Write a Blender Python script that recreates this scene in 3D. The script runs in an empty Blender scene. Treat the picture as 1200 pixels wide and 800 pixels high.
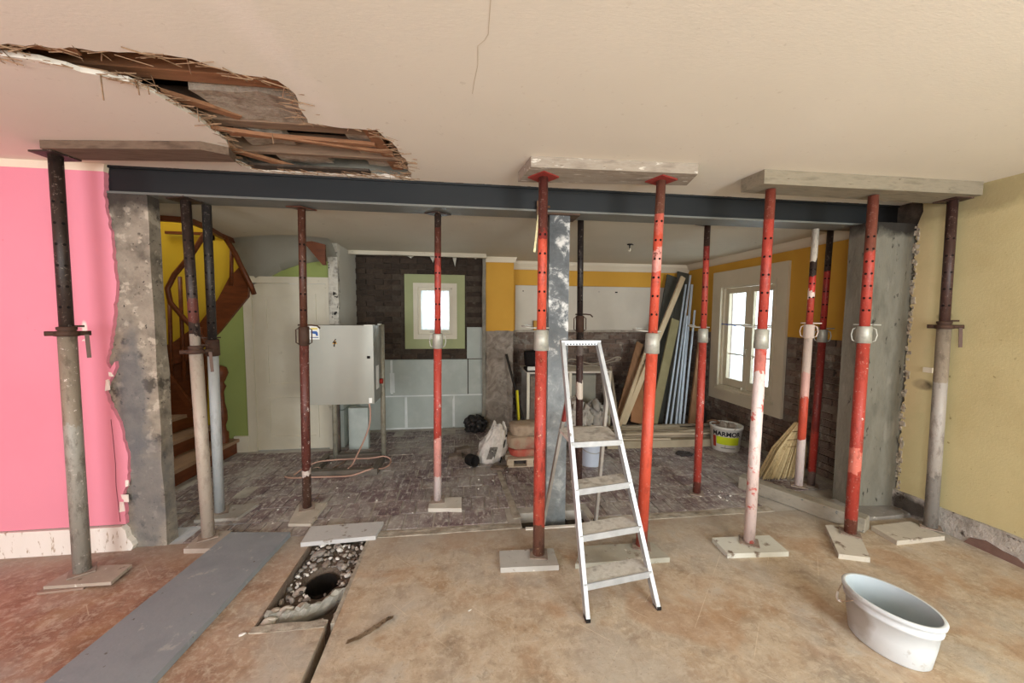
import bpy, bmesh, math, random
from mathutils import Vector, Matrix, noise
from mathutils.geometry import tessellate_polygon
random.seed(7)
C = bpy.context.scene.collection
SC = bpy.context.scene
# ------------------------------------------------------------------ camera
cam_d = bpy.data.cameras.new('camera'); cam = bpy.data.objects.new('camera', cam_d); C.objects.link(cam)
cam_d.sensor_width = 36.0; cam_d.lens = 440.0 / 1200.0 * 36.0; cam_d.clip_start = 0.03; cam_d.clip_end = 200
yaw = math.atan(57 / 440.0); pit = math.atan(440 / 6460.0); roll = .0065
fw = Vector((math.sin(yaw) * math.cos(pit), math.cos(yaw) * math.cos(pit), -math.sin(pit)))
rt = Vector((math.cos(yaw), -math.sin(yaw), 0)); up = rt.cross(fw)
r2 = math.cos(roll) * rt + math.sin(roll) * up; u2 = -math.sin(roll) * rt + math.cos(roll) * up
M = Matrix((r2, u2, -fw)).transposed().to_4x4(); M.translation = Vector((0, 0, 1.6)); cam.matrix_world = M
SC.camera = cam
# ------------------------------------------------------------------ world, lights, exposure
W = bpy.data.worlds.new('world'); SC.world = W; W.use_nodes = True
bg = W.node_tree.nodes['Background']; bg.inputs[0].default_value = (.80, .92, 1.0, 1); bg.inputs[1].default_value = .95
SC.view_settings.view_transform = 'Standard'; SC.view_settings.look = 'None'
SC.view_settings.gamma = 1; SC.view_settings.use_curve_mapping = False; SC.view_settings.exposure = 0.08
SC.cycles.max_bounces = 8; SC.cycles.diffuse_bounces = 5; SC.cycles.use_denoising = True


def area(name, loc, rot, sx, sy, power, col):
    d = bpy.data.lights.new(name, 'AREA'); d.shape = 'RECTANGLE'; d.size = sx; d.size_y = sy; d.energy = power; d.color = col
    o = bpy.data.objects.new(name, d); C.objects.link(o); o.location = loc; o.rotation_euler = rot
    return o


R90 = math.pi / 2
area('daylight_rear_right', (2.3, -2.52, 1.45), (R90, 0, 0), 1.7, 1.7, 185, (.95, .98, 1))
area('daylight_rear_left', (-2.0, -2.52, 1.45), (R90, 0, 0), 1.9, 1.7, 140, (.95, .98, 1))
area('daylight_side_window', (4.05, 4.38, 1.4), (R90, 0, R90), 1.1, 1.5, 26, (.88, .95, 1))
area('daylight_small_window', (-.39, 5.60, 1.68), (-R90, 0, 0), .36, .5, 4, (.88, .95, 1))
area('daylight_stairwell', (-3.3, 4.0, 3.9), (0, 0, 0), 1.2, .9, 22, (1, .95, .85))


# ------------------------------------------------------------------ materials
def L(r, g, b):
    f = lambda v: ((v / 255 + .055) / 1.055) ** 2.4 if v > 10 else v / 255 / 12.92
    return (f(r), f(g), f(b), 1)


class NT:
    def __init__(s, name):
        s.m = bpy.data.materials.new(name); s.m.use_nodes = True; s.t = s.m.node_tree
        s.b = s.t.nodes['Principled BSDF']; s.n = 0

    def node(s, kind, **kw):
        n = s.t.nodes.new('ShaderNode' + kind)
        for k, v in kw.items():
            if k.startswith('i_'):
                n.inputs[int(k[2:]) if k[2:].isdigit() else k[2:]].default_value = v
            else:
                setattr(n, k, v)
        return n

    def link(s, a, b): s.t.links.new(a, b)

    def coord(s, world=True):
        if world: return s.node('NewGeometry').outputs['Position']
        return s.node('TexCoord').outputs['Object']

    def noise(s, vec, scale, detail=6, rough=.55, dist=0):
        n = s.node('TexNoise'); n.inputs['Scale'].default_value = scale; n.inputs['Detail'].default_value = detail
        n.inputs['Roughness'].default_value = rough; n.inputs['Distortion'].default_value = dist
        s.link(vec, n.inputs['Vector']); return n.outputs['Fac']

    def ramp(s, fac, stops, const=False):
        n = s.node('ValToRGB'); cr = n.color_ramp
        if const: cr.interpolation = 'CONSTANT'
        while len(cr.elements) < len(stops): cr.elements.new(.5)
        for e, (p, c) in zip(cr.elements, stops): e.position = p; e.color = c
        s.link(fac, n.inputs[0]); return n.outputs[0]

    def mix(s, fac, a, b, mode='MIX'):
        n = s.node('MixRGB', blend_type=mode)
        for i, v in enumerate((fac, a, b)):
            if isinstance(v, (int, float)): n.inputs[i].default_value = v
            elif isinstance(v, tuple): n.inputs[i].default_value = v
            else: s.link(v, n.inputs[i])
        return n.outputs[0]

    def math(s, op, a, b=None, c=None, clamp=False):
        n = s.node('Math', operation=op); n.use_clamp = clamp
        for i, v in enumerate((a, b, c)):
            if v is None: continue
            if isinstance(v, (int, float)): n.inputs[i].default_value = v
            else: s.link(v, n.inputs[i])
        return n.outputs[0]

    def step(s, fac, lo, hi):
        n = s.node('MapRange'); n.inputs['From Min'].default_value = lo; n.inputs['From Max'].default_value = hi
        s.link(fac, n.inputs['Value']); return n.outputs[0]

    def stretch(s, vec, sc):
        n = s.node('Mapping'); n.inputs['Scale'].default_value = sc; s.link(vec, n.inputs[0]); return n.outputs[0]

    def sep(s, vec):
        n = s.node('SeparateXYZ'); s.link(vec, n.inputs[0]); return n.outputs

    def bump(s, h, strength, dist=.01):
        n = s.node('Bump'); n.inputs['Strength'].default_value = strength; n.inputs['Distance'].default_value = dist
        s.link(h, n.inputs['Height'])
        if s.n: s.link(s.n, n.inputs['Normal'])
        s.n = n.outputs[0]; s.link(s.n, s.b.inputs['Normal'])

    def col(s, c):
        if isinstance(c, tuple): s.b.inputs['Base Color'].default_value = c
        else: s.link(c, s.b.inputs['Base Color'])


def mat(name, stops, scale=4, rough=.85, metal=0, bump=.3, bscale=60, bdist=.004, world=True, stretch=None, spots=(), blobs=(), rand=0, detail=7, spec=.3, dist=0):
    """noise between colours + spots (colour, scale, lo, hi) + patches placed at a spot (centre, radii, colour, strength)"""
    t = NT(name); v = t.coord(world)
    vv = t.stretch(v, stretch) if stretch else v
    if len(stops) == 1: c = stops[0]
    else:
        k = len(stops) - 1
        c = t.ramp(t.noise(vv, scale, detail, .6, dist), [(.28 + .44 * i / k, s_) for i, s_ in enumerate(stops)])
    for (sc_, s_scale, lo, hi) in spots:
        c = t.mix(t.step(t.noise(vv, s_scale, 5, .6), lo, hi), c, sc_)
    for (ctr, rad, bc, st) in blobs:
        mp = t.node('Mapping'); mp.vector_type = 'POINT'
        mp.inputs['Location'].default_value = [-a / b for a, b in zip(ctr, rad)]; mp.inputs['Scale'].default_value = [1 / b for b in rad]
        t.link(v, mp.inputs[0])
        ln = t.node('VectorMath', operation='LENGTH'); t.link(mp.outputs[0], ln.inputs[0])
        d = t.math('ADD', ln.outputs['Value'], t.math('MULTIPLY', t.noise(v, 9, 6), 1.2))
        c = t.mix(t.math('MULTIPLY', t.step(d, 1.75, 1.25), st), c, bc)
    if rand:
        oi = t.node('ObjectInfo')
        c = t.mix(rand, c, t.ramp(oi.outputs['Random'], [(0, (.25, .25, .25, 1)), (1, (1, .95, .9, 1))]), 'MULTIPLY')
    t.col(c)
    t.b.inputs['Roughness'].default_value = rough; t.b.inputs['Metallic'].default_value = metal
    t.b.inputs['Specular IOR Level'].default_value = spec
    if bump: t.bump(t.noise(vv, bscale, 5, .65), bump, bdist)
    return t.m


# ------------------------------------------------------------------ geometry helpers
class G:
    def __init__(s): s.bm = bmesh.new()

    def _add(s, vs, fs, smooth=False):
        b = [s.bm.verts.new(v) for v in vs]
        for f in fs:
            try: q = s.bm.faces.new([b[i] for i in f]); q.smooth = smooth
            except ValueError: pass
        return s

    def box(s, x0, x1, y0, y1, z0, z1, m=None, jit=0):
        vs = [Vector((x, y, z)) for x in (x0, x1) for y in (y0, y1) for z in (z0, z1)]
        if jit: vs = [v + Vector([random.uniform(-jit, jit) for _ in range(3)]) for v in vs]
        if m: vs = [m @ v for v in vs]
        return s._add(vs, [(0, 1, 3, 2), (4, 6, 7, 5), (0, 4, 5, 1), (2, 3, 7, 6), (0, 2, 6, 4), (1, 5, 7, 3)])

    def bar(s, a, b, w, h, upv=(0, 0, 1)):
        a = Vector(a); b = Vector(b); d = (b - a).normalized(); u = Vector(upv)
        if abs(d.dot(u)) > .98: u = Vector((0, 1, 0))
        x = d.cross(u).normalized(); y = x.cross(d).normalized()
        vs = [p + x * i * w / 2 + y * j * h / 2 for p in (a, b) for i in (-1, 1) for j in (-1, 1)]
        return s._add(vs, [(0, 1, 3, 2), (4, 6, 7, 5), (0, 4, 5, 1), (2, 3, 7, 6), (0, 2, 6, 4), (1, 5, 7, 3)])

    def tube(s, pts, r, n=10, cap=True, closed=False, smooth=True):
        pts = [Vector(p) for p in pts]; m = len(pts); rr = r if isinstance(r, (list, tuple)) else [r] * m
        ring = []; prev = None
        for i, p in enumerate(pts):
            if closed: d = pts[(i + 1) % m] - pts[i - 1]
            else: d = pts[min(i + 1, m - 1)] - pts[max(i - 1, 0)]
            d.normalize()
            if prev is None: x = d.orthogonal().normalized()
            else: x = (prev - d * prev.dot(d)).normalized()
            prev = x; y = d.cross(x)
            ring.append([s.bm.verts.new(p + (x * math.cos(2 * math.pi * k / n) + y * math.sin(2 * math.pi * k / n)) * rr[i]) for k in range(n)])
        for i in range(m if closed else m - 1):
            A = ring[i]; B = ring[(i + 1) % m]
            for k in range(n):
                f = s.bm.faces.new([A[k], A[(k + 1) % n], B[(k + 1) % n], B[k]]); f.smooth = smooth
        if cap and not closed:
            s.bm.faces.new(ring[0][::-1]); s.bm.faces.new(ring[-1])
        return s

    def lathe(s, prof, n=32, ctr=(0, 0, 0), smooth=True, sx=1, sy=1):
        cx, cy, cz = ctr; ring = []
        for r, z in prof:
            if r < 1e-6: ring.append([s.bm.verts.new((cx, cy, cz + z))] * n)
            else: ring.append([s.bm.verts.new((cx + sx * r * math.cos(2 * math.pi * k / n), cy + sy * r * math.sin(2 * math.pi * k / n), cz + z)) for k in range(n)])
        for A, B in zip(ring, ring[1:]):
            for k in range(n):
                q = []
                for v in (A[k], A[(k + 1) % n], B[(k + 1) % n], B[k]):
                    if v not in q: q.append(v)
                if len(q) > 2:
                    try: f = s.bm.faces.new(q); f.smooth = smooth
                    except ValueError: pass
        return s

    def prism(s, poly, axis, d0, d1, holes=()):
        """poly in the plane across axis ('x': (y,z), 'y': (x,z), 'z': (x,y)), from d0 to d1"""
        def P(p, d): return {'x': (d, p[0], p[1]), 'y': (p[0], d, p[1]), 'z': (p[0], p[1], d)}[axis]
        loops = [list(poly)] + [list(h) for h in holes]
        flat = [p for l in loops for p in l]
        tris = tessellate_polygon([[Vector((p[0], p[1], 0)) for p in l] for l in loops])
        A = [s.bm.verts.new(P(p, d0)) for p in flat]; B = [s.bm.verts.new(P(p, d1)) for p in flat]
        for t in tris:
            for V, tt in ((A, t), (B, t[::-1])):
                try: s.bm.faces.new([V[i] for i in tt])
                except ValueError: pass
        o = 0
        for l in loops:
            k = len(l)
            for i in range(k):
                j = (i + 1) % k; s.bm.faces.new([A[o + i], A[o + j], B[o + j], B[o + i]])
            o += k
        return s

    def grid(s, x0, x1, y0, y1, nx, ny, fn, smooth=True):
        V = [[s.bm.verts.new(fn(x0 + (x1 - x0) * i / nx, y0 + (y1 - y0) * j / ny)) for j in range(ny + 1)] for i in range(nx + 1)]
        for i in range(nx):
            for j in range(ny):
                f = s.bm.faces.new([V[i][j], V[i + 1][j], V[i + 1][j + 1], V[i][j + 1]]); f.smooth = smooth
        return s

    def rough(s, cuts=0, amp=.01, scale=5, keep=None):
        if cuts: bmesh.ops.subdivide_edges(s.bm, edges=s.bm.edges[:], cuts=cuts, use_grid_fill=True)
        for v in s.bm.verts:
            if keep and keep(v.co): continue
            v.co += noise.noise_vector(v.co * scale) * amp
        return s

    def out(s, name, m, parent=None, bevel=0, seg=1, shade=False):
        if bevel:
            es = [e for e in s.bm.edges if len(e.link_faces) == 2 and e.calc_face_angle(0) > .6]
            bmesh.ops.bevel(s.bm, geom=es, offset=bevel, segments=seg, affect='EDGES', profile=.6)
        bmesh.ops.recalc_face_normals(s.bm, faces=s.bm.faces[:])
        if shade:
            for f in s.bm.faces: f.smooth = True
        me = bpy.data.meshes.new(name); s.bm.to_mesh(me); s.bm.free()
        me.materials.append(m); o = bpy.data.objects.new(name, me); C.objects.link(o)
        if parent is not None: o.parent = parent
        return o


def tag(o, label=None, cat=None, group=None, kind=None):
    if label: o['label'] = label
    if cat: o['category'] = cat
    if group: o['group'] = group
    if kind: o['kind'] = kind
    return o


def thing(name, loc, label, cat, group=None, rz=0):
    o = bpy.data.objects.new(name, None); C.objects.link(o); o.location = loc; o.rotation_euler = (0, 0, rz); o.empty_display_size = .05
    return tag(o, label, cat, group)


def struct(o, label=None): return tag(o, label, kind='structure')


def ragged(p0, p1, n, amp, seed=0):
    """jagged line between two 2-d points, ends kept"""
    rr = random.Random(seed); a = Vector(p0); b = Vector(p1); d = b - a; nn = Vector((-d.y, d.x)).normalized(); r = [tuple(a)]
    for i in range(1, n): r.append(tuple(a + d * (i / n) + nn * rr.uniform(-amp, amp)))
    return r


# ------------------------------------------------------------------ materials used by the setting
def ceiling_mat():
    t = NT('cream_ceiling_paint'); v = t.coord(); x = t.sep(v)
    c = t.ramp(t.noise(v, .8, 5), [(.3, L(226, 219, 205)), (.7, L(220, 213, 198))])
    # pale filler smeared along a line, and faint patches
    u = t.math('ADD', t.math('SUBTRACT', x[0], t.math('MULTIPLY', x[1], .12)), .86)
    d = t.math('ADD', t.math('ABSOLUTE', u), t.math('MULTIPLY', t.noise(v, 12, 6), .16))
    c = t.mix(t.math('MULTIPLY', t.step(d, .18, .10), .85), c, L(228, 220, 208))
    c = t.mix(t.math('MULTIPLY', t.step(t.noise(v, 30, 4), .66, .74), .25), c, L(170, 155, 135))
    t.col(c); t.b.inputs['Roughness'].default_value = .8; t.b.inputs['Specular IOR Level'].default_value = .25
    t.bump(t.noise(t.stretch(v, (1, 3, 1)), 45, 4), .25, .002); return t.m


def floor_mat():
    t = NT('worn_screed'); v = t.coord(); x = t.sep(v)
    n1 = t.noise(v, 1.3, 6, .6, .3); n2 = t.noise(v, 5, 8, .65); n3 = t.noise(v, 26, 6, .7)
    tan = t.ramp(n2, [(.25, L(140, 124, 104)), (.42, L(170, 152, 130)), (.55, L(188, 172, 150)), (.72, L(184, 178, 166))])
    red = t.ramp(n2, [(.25, L(116, 84, 68)), (.45, L(146, 110, 90)), (.6, L(164, 130, 108)), (.75, L(156, 136, 120))])
    lr = t.step(t.math('ADD', x[0], t.math('MULTIPLY', n1, 1.0)), -.15, -.95)
    c = t.mix(lr, tan, red)
    c = t.mix(t.math('MULTIPLY', t.step(n1, .52, .64), .75), c, L(164, 156, 144))
    c = t.mix(t.math('MULTIPLY', t.step(t.noise(v, 3.1, 5), .56, .66), .5), c, L(160, 128, 92))
    c = t.mix(t.math('MULTIPLY', t.step(n3, .5, .62), .42), c, L(208, 196, 176))
    mot = t.noise(v, 11, 9, .78, .8); c = t.mix(t.math('MULTIPLY', t.step(mot, .53, .6), .38), c, L(206, 194, 174)); c = t.mix(t.math('MULTIPLY', t.step(mot, .45, .38), .35), c, L(122, 102, 84))
    big = t.noise(v, 2.0, 4, .5, .6); c = t.mix(t.math('MULTIPLY', t.step(big, .53, .64), .5), c, L(176, 170, 160)); c = t.mix(t.math('MULTIPLY', t.step(big, .45, .36), .4), c, L(166, 124, 84))
    scr = t.noise(t.stretch(v, (3, 22, 1)), 3, 6, .7, 1.2); c = t.mix(t.math('MULTIPLY', t.step(scr, .6, .66), .35), c, L(216, 206, 186))
    c = t.mix(t.math('MULTIPLY', t.step(t.noise(v, 60, 4), .62, .7), .35), c, L(104, 82, 64))
    # pale glue lines left by herringbone boards, two directions
    for sx, per, off in ((1, .26, 0), (-1, .26, .1)):
        w = t.math('ADD', t.math('MULTIPLY', x[0], .707 * sx), t.math('MULTIPLY', x[1], .707))
        fr = t.math('FRACT', t.math('ADD', t.math('DIVIDE', w, per), off + 10))
        ln = t.math('LESS_THAN', t.math('ABSOLUTE', t.math('SUBTRACT', fr, .5)), .007)
        msk = t.math('MULTIPLY', t.step(t.noise(v, 3.3 + sx * .8, 5), .53, .6), .42)
        c = t.mix(t.math('MULTIPLY', ln, msk), c, L(222, 208, 182))
    # dusty grey at the foot of the old partition
    c = t.mix(t.math('MULTIPLY', t.step(t.math('ADD', x[1], t.math('MULTIPLY', n2, .5)), 2.55, 3.05), .7), c, L(150, 142, 132))
    t.col(c); t.b.inputs['Roughness'].default_value = .62; t.b.inputs['Specular IOR Level'].default_value = .35
    t.bump(n2, .3, .01); t.bump(mot, .5, .006); t.bump(n3, .4, .004); return t.m


def tile_mat():
    t = NT('dusty_plum_tile'); v = t.coord(); oi = t.node('ObjectInfo')
    n2 = t.noise(v, 7, 8, .7, .6); n3 = t.noise(t.stretch(v, (1, .4, 1)), 30, 6, .7)
    c = t.ramp(n2, [(.3, L(98, 78, 84)), (.44, L(122, 102, 106)), (.56, L(146, 132, 130)), (.7, L(184, 178, 170))])
    c = t.mix(.35, c, t.ramp(oi.outputs['Random'], [(0, L(120, 96, 96)), (1, L(220, 214, 206))]), 'MULTIPLY')
    c = t.mix(t.math('MULTIPLY', t.step(n3, .52, .62), .75), c, L(194, 190, 182))
    dst = t.noise(v, 2.1, 5, .6, .5); c = t.mix(t.math('MULTIPLY', t.step(dst, .46, .62), .6), c, L(176, 172, 165))
    sm = t.noise(t.stretch(v, (5, 14, 1)), 2.2, 7, .75, 1.5); c = t.mix(t.math('MULTIPLY', t.step(sm, .57, .63), .6), c, L(206, 202, 196))
    t.col(c); t.b.inputs['Roughness'].default_value = .6; t.b.inputs['Specular IOR Level'].default_value = .4; t.bump(n3, .5, .004); return t.m


M_ceil = ceiling_mat(); M_floor = floor_mat(); M_tile = tile_mat()
M_backceil = mat('grey_cream_ceiling', [L(205, 198, 180), L(196, 188, 168)], 1.2, spots=[(L(170, 160, 140), 14, .66, .72)], bump=.2)
M_dust = mat('grey_floor_dust', [L(146, 140, 132), L(176, 170, 160), L(190, 184, 174)], 6, bump=.6, bscale=40, bdist=.006,
             blobs=[((-1.95, 3.05, 0), (.35, .3, 1), L(200, 206, 214), .8)])
M_mortar = mat('pale_mortar', [L(122, 114, 102), L(160, 152, 138), L(184, 176, 162)], 12, bump=.9, bscale=35, bdist=.01)
M_pink = mat('pink_wall_paint', [L(222, 136, 154), L(228, 147, 165)], .7, rough=.75, bump=.18, bscale=120, bdist=.002,
             spots=[(L(214, 108, 122), 22, .72, .76)],
             blobs=[((-2.43, 2.765, 1.50), (.018, .1, .05), L(240, 225, 215), 1), ((-2.52, 2.765, 1.32), (.012, .1, .06), L(240, 220, 215), 0)])
M_cream = mat('cream_band_paint', [L(232, 220, 200), L(222, 208, 186)], 3, bump=.2)
M_basewhite = mat('flaking_white_baseboard', [L(226, 222, 212), L(232, 228, 220)], 4, spots=[(L(176, 160, 140), 18, .60, .66)], bump=.4, stretch=(2, 1, .6))
M_yel = mat('pale_yellow_plaster', [L(190, 176, 130), L(200, 188, 142), L(196, 184, 138)], 1.6, rough=.8, bump=.3, bscale=70, bdist=.004,
            spots=[(L(150, 132, 90), 26, .68, .74)],
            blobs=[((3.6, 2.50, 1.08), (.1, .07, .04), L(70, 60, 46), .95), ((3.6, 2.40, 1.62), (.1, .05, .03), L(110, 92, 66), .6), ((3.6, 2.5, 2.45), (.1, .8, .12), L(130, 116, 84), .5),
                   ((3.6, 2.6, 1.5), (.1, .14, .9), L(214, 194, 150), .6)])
M_mustard = mat('mustard_wall_paint', [L(194, 146, 52), L(204, 156, 60)], 2, rough=.7, bump=.15, spots=[(L(190, 130, 40), 16, .7, .75)])
M_stairyel = mat('stair_yellow_paint', [L(186, 158, 40), L(178, 148, 36)], 1.5, bump=.15, spots=[(L(226, 200, 90), 8, .7, .76)])
M_green = mat('lime_wall_paint', [L(146, 158, 94), L(138, 150, 86)], 2, bump=.15, spots=[(L(140, 150, 80), 20, .7, .74)])
M_soffit = mat('white_soffit_plaster', [L(200, 198, 184), L(188, 184, 170)], 1.5, bump=.2, spots=[(L(150, 145, 130), 20, .7, .74)])
M_white = mat('off_white_gloss_paint', [L(212, 206, 188), L(200, 192, 172)], 3, rough=.5, bump=.1, spots=[(L(160, 150, 130), 9, .68, .76)])
M_casing = mat('cream_window_paint', [L(206, 196, 172), L(194, 184, 160)], 3, rough=.5, bump=.15)
M_panel = mat('bare_white_tile_backing', [L(206, 200, 186), L(192, 186, 172)], 2, bump=.2, spots=[(L(120, 108, 96), 30, .74, .77)])
M_rubble = mat('rough_grey_render', [L(92, 80, 70), L(128, 116, 104), L(112, 98, 86), L(160, 150, 138)], 7, bump=1, bscale=30, bdist=.02)
M_brick = mat('dirty_brown_brick', [L(100, 84, 74), L(132, 114, 102), L(118, 100, 90)], 14, bump=1, bscale=50, bdist=.012, rand=.5, spots=[(L(164, 156, 144), 7, .54, .62), (L(66, 56, 50), 17, .64, .68)])
M_darkbrick = mat('sooty_brick', [L(52, 42, 34), L(76, 64, 54), L(60, 50, 42)], 12, bump=.8, bscale=50, bdist=.008, rand=.6, spots=[(L(112, 104, 94), 9, .64, .72)])
M_darkmortar = mat('dark_mortar', [L(58, 50, 42), L(84, 74, 64)], 20, bump=1, bscale=60)
M_brmortar = mat('brown_mortar', [L(112, 100, 90), L(144, 134, 122)], 20, bump=1, bscale=60)
M_block = mat('pale_blue_plaster_block', [L(188, 194, 188), L(170, 178, 172), L(178, 186, 180)], 3, rough=.7, bump=.15)
M_glue = mat('white_block_glue', [L(222, 226, 224), L(204, 210, 208)], 8, bump=.4)
M_conc = mat('cast_concrete', [L(92, 85, 76), L(132, 124, 111), L(154, 145, 130), L(112, 104, 92)], 7, rough=.88, bump=.7, bscale=55, bdist=.006,
             spots=[(L(56, 50, 46), 40, .64, .68), (L(176, 166, 150), 13, .58, .64), (L(80, 74, 66), 6, .6, .66)],
             blobs=[((-2.2, 2.78, 1.0), (.1, .3, .5), L(98, 99, 101), .75), ((-2.15, 2.78, .35), (.13, .3, .5), L(100, 101, 103), .65),
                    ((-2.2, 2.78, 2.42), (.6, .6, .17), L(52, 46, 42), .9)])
M_conc2 = mat('grey_concrete', [L(92, 90, 80), L(122, 119, 107), L(106, 103, 92)], 6, rough=.88, bump=.6, bscale=55, bdist=.006, stretch=(1, 1, .35),
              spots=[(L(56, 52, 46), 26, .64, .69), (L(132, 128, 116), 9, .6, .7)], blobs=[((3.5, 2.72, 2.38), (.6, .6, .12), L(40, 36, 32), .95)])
M_beam = mat('dark_blue_grey_steel', [L(27, 30, 32), L(34, 38, 40)], 2, rough=.5, bump=.1, stretch=(.3, 1, 2), spots=[(L(96, 100, 102), 30, .74, .78)],
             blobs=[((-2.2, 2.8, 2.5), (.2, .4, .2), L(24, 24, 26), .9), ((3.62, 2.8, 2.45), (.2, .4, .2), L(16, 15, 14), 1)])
def galv_mat():
    t = NT('white_smeared_galvanised_steel'); v = t.coord(); z = t.sep(v)[2]; n = t.noise(v, 9, 8, .7, .4)
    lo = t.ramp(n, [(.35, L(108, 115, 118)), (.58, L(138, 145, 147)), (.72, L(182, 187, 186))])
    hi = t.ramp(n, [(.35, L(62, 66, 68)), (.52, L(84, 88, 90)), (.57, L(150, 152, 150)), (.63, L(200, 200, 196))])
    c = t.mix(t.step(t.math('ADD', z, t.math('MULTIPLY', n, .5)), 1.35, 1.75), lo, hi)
    t.col(c); t.b.inputs['Roughness'].default_value = .5; t.b.inputs['Metallic'].default_value = .2
    t.bump(n, .3, .004); return t.m


M_galv = galv_mat()
M_black = mat('soot_black', [L(18, 16, 15), L(32, 28, 26)], 20, bump=.4)
M_wood = mat('old_brown_timber', [L(112, 78, 54), L(150, 108, 78), L(130, 92, 66)], 3, bump=.5, bscale=20, stretch=(1, 8, 8), spots=[(L(160, 140, 118), 12, .66, .72)])
M_woodgrey = mat('dusty_grey_brown_timber', [L(104, 86, 70), L(134, 112, 92), L(120, 100, 84)], 3, bump=.5, bscale=20, stretch=(1, 8, 8))
M_lath = mat('dry_brown_reed', [L(112, 86, 64), L(154, 126, 98), L(96, 72, 52)], 20, rough=.8, bump=0)
M_stairwood = mat('dark_varnished_stair_wood', [L(84, 44, 22), L(112, 60, 30)], 3, rough=.45, bump=.2, stretch=(2, 2, 10))
M_tread = mat('worn_stair_tread', [L(132, 104, 80), L(160, 132, 106)], 3, rough=.55, bump=.2, stretch=(6, 1, 1))


def white(name, c, rough=.6, **k): return mat(name, [c], rough=rough, bump=k.pop('bump', 0), **k)


# =================================================================== SETTING
# ---- front floor, cut open for the trench and the narrow slot beside it
g = G()
g.box(-4.0, -1.07, -2.6, 2.70, -.12, 0)
g.box(-1.07, -.71, -2.6, 1.93, -.12, 0)
g.box(-.665, 3.66, -2.6, 2.70, -.12, 0)
g.box(-.665, -.45, 2.70, 2.79, -.12, 0); g.box(-4.0, -1.07, 2.70, 2.79, -.12, 0)
struct(g.out('floor', M_floor), 'worn tan and reddish screed floor with glue traces of lifted boards')
back_floor = struct(G().box(-4.3, 3.66, 2.92, 6.0, -.12, -.004).out('floor', M_dust), 'dusty grey back floor with small plum tiles')
G().box(-4.0, -.45, 2.79, 2.92, -.1, -.003).out('floor_strip', M_dust, back_floor)
G().box(.98, 3.9, 2.70, 2.92, -.1, -.002).out('floor_strip', M_dust, back_floor)
G().box(-.45, .44, 2.70, 2.92, -.1, -.002).out('floor_strip', M_dust, back_floor)
# ground below the cuts
struct(G().box(-4.3, 4, -2.6, 6.1, -.65, -.60).out('floor', M_black))
# tiles
tl = []
for k in range(6):
    g = G(); g.box(-.052, .052, -.104, .104, -.004, .004, jit=.0024); tl.append(g.out('tile', M_tile, back_floor, bevel=.0012))
protos = tl[:]; cnt = 0; stuffg = G(); stuff_any = False
cells = []
for j in range(24):
    for i in range(58):
        x = -2.64 + i * .115 + (0 if j % 2 else .05); y = 2.79 + .11 + j * .222
        if x > 3.5 or y > 5.65: continue
        if y < 3.02 and .36 < x < 1.06: continue
        if y < 3.02 and (x > 2.5 or x < -1.95): continue
        if x < -1.5 and y > 4.50: continue
        if x < -2.0 and y < 2.92: continue
        if x < -2.55 and y > 3.6: continue
        if y > 5.2 and x < .75: continue
        cells.append((x, y))
# 300 that show largest near the old partition line, laid as single pieces
cells.sort(key=lambda p: p[1] * 1.0 + abs(p[0] - .3) * .12)
for n_, (x, y) in enumerate(cells):
    if random.random() < .012: continue
    if cnt < 300:
        if cnt < 6: o = protos[cnt]
        else: o = protos[cnt % 6].copy(); C.objects.link(o)
        o.location = (x + random.uniform(-.003, .003), y + random.uniform(-.003, .003), -.0035 + random.uniform(0, .0035)); o.rotation_euler = (random.uniform(-.01, .01), random.uniform(-.01, .01), random.uniform(-.02, .02)); cnt += 1
    else:
        z = -.004 + random.uniform(-.001, .003); stuffg.box(x - .052, x + .052, y - .104, y + .104, z - .004, z + .004, jit=.002)
o = stuffg.out('tile_field', M_tile, back_floor); o['kind'] = 'stuff'
# old partition traces on the floor
g = G(); g.box(-.62, .43, 2.70, 2.765, -.004, .006).rough(8, .006, 18); struct(g.out('trim_1', M_mortar), 'pale mortar ridge where the partition stood, left of the post')
g = G(); g.box(1.0, 2.55, 2.70, 2.765, -.004, .007).rough(8, .007, 16); struct(g.out('trim_2', M_mortar), 'pale mortar ridge where the partition stood, right of the post')
g = G(); g.prism([(.30, 4.3), (.34, 4.3), (.45, 2.84), (.39, 2.84)], 'z', -.002, .006).rough(3, .004, 20); struct(g.out('trim_3', M_mortar), 'pale mortar line running back across the tiles')
# pit at foot of post
struct(G().box(.44, .98, 2.70, 2.92, -.14, -.085).rough(4, .02, 9).out('floor', M_darkmortar))
g = G(); g.box(.46, .84, 2.672, 2.70, -.03, .008).rough(3, .005, 20); struct(g.out('trim_4', mat('white_threshold_edge', [L(222, 218, 208)], bump=.4)))

# ---- front ceiling with the torn hole
hole = [(-2.4, 1.63), (-1.63, 1.62), (-1.5, 1.60), (-1.32, 1.61), (-1.16, 1.596), (-1.0, 1.605), (-.925, 1.66), (-.745, 1.70), (-.715, 1.79), (-.743, 1.89), (-.76, 2.04),
        (-.61, 2.07), (-.44, 2.064), (-.38, 2.23), (-.345, 2.45), (-.35, 2.74), (-1.36, 2.74), (-1.42, 2.59), (-1.286, 2.31), (-1.28, 2.1), (-1.31, 1.92), (-1.355, 1.79), (-1.49, 1.75),
        (-1.55, 1.71), (-1.61, 1.69), (-2.4, 1.68)]
jag = []
for i in range(len(hole)):
    a = hole[i]; b = hole[(i + 1) % len(hole)]; n_ = max(2, int(math.dist(a, b) / .035)); jag += ragged(a, b, n_, .009, i)
ce = struct(G().prism([(-4.1, -2.6), (3.66, -2.6), (3.66, 2.78), (-4.1, 2.78)], 'z', 2.545, 2.565, [jag]).out('ceiling', M_ceil), 'cream painted ceiling with a torn hole on the left')
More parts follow.
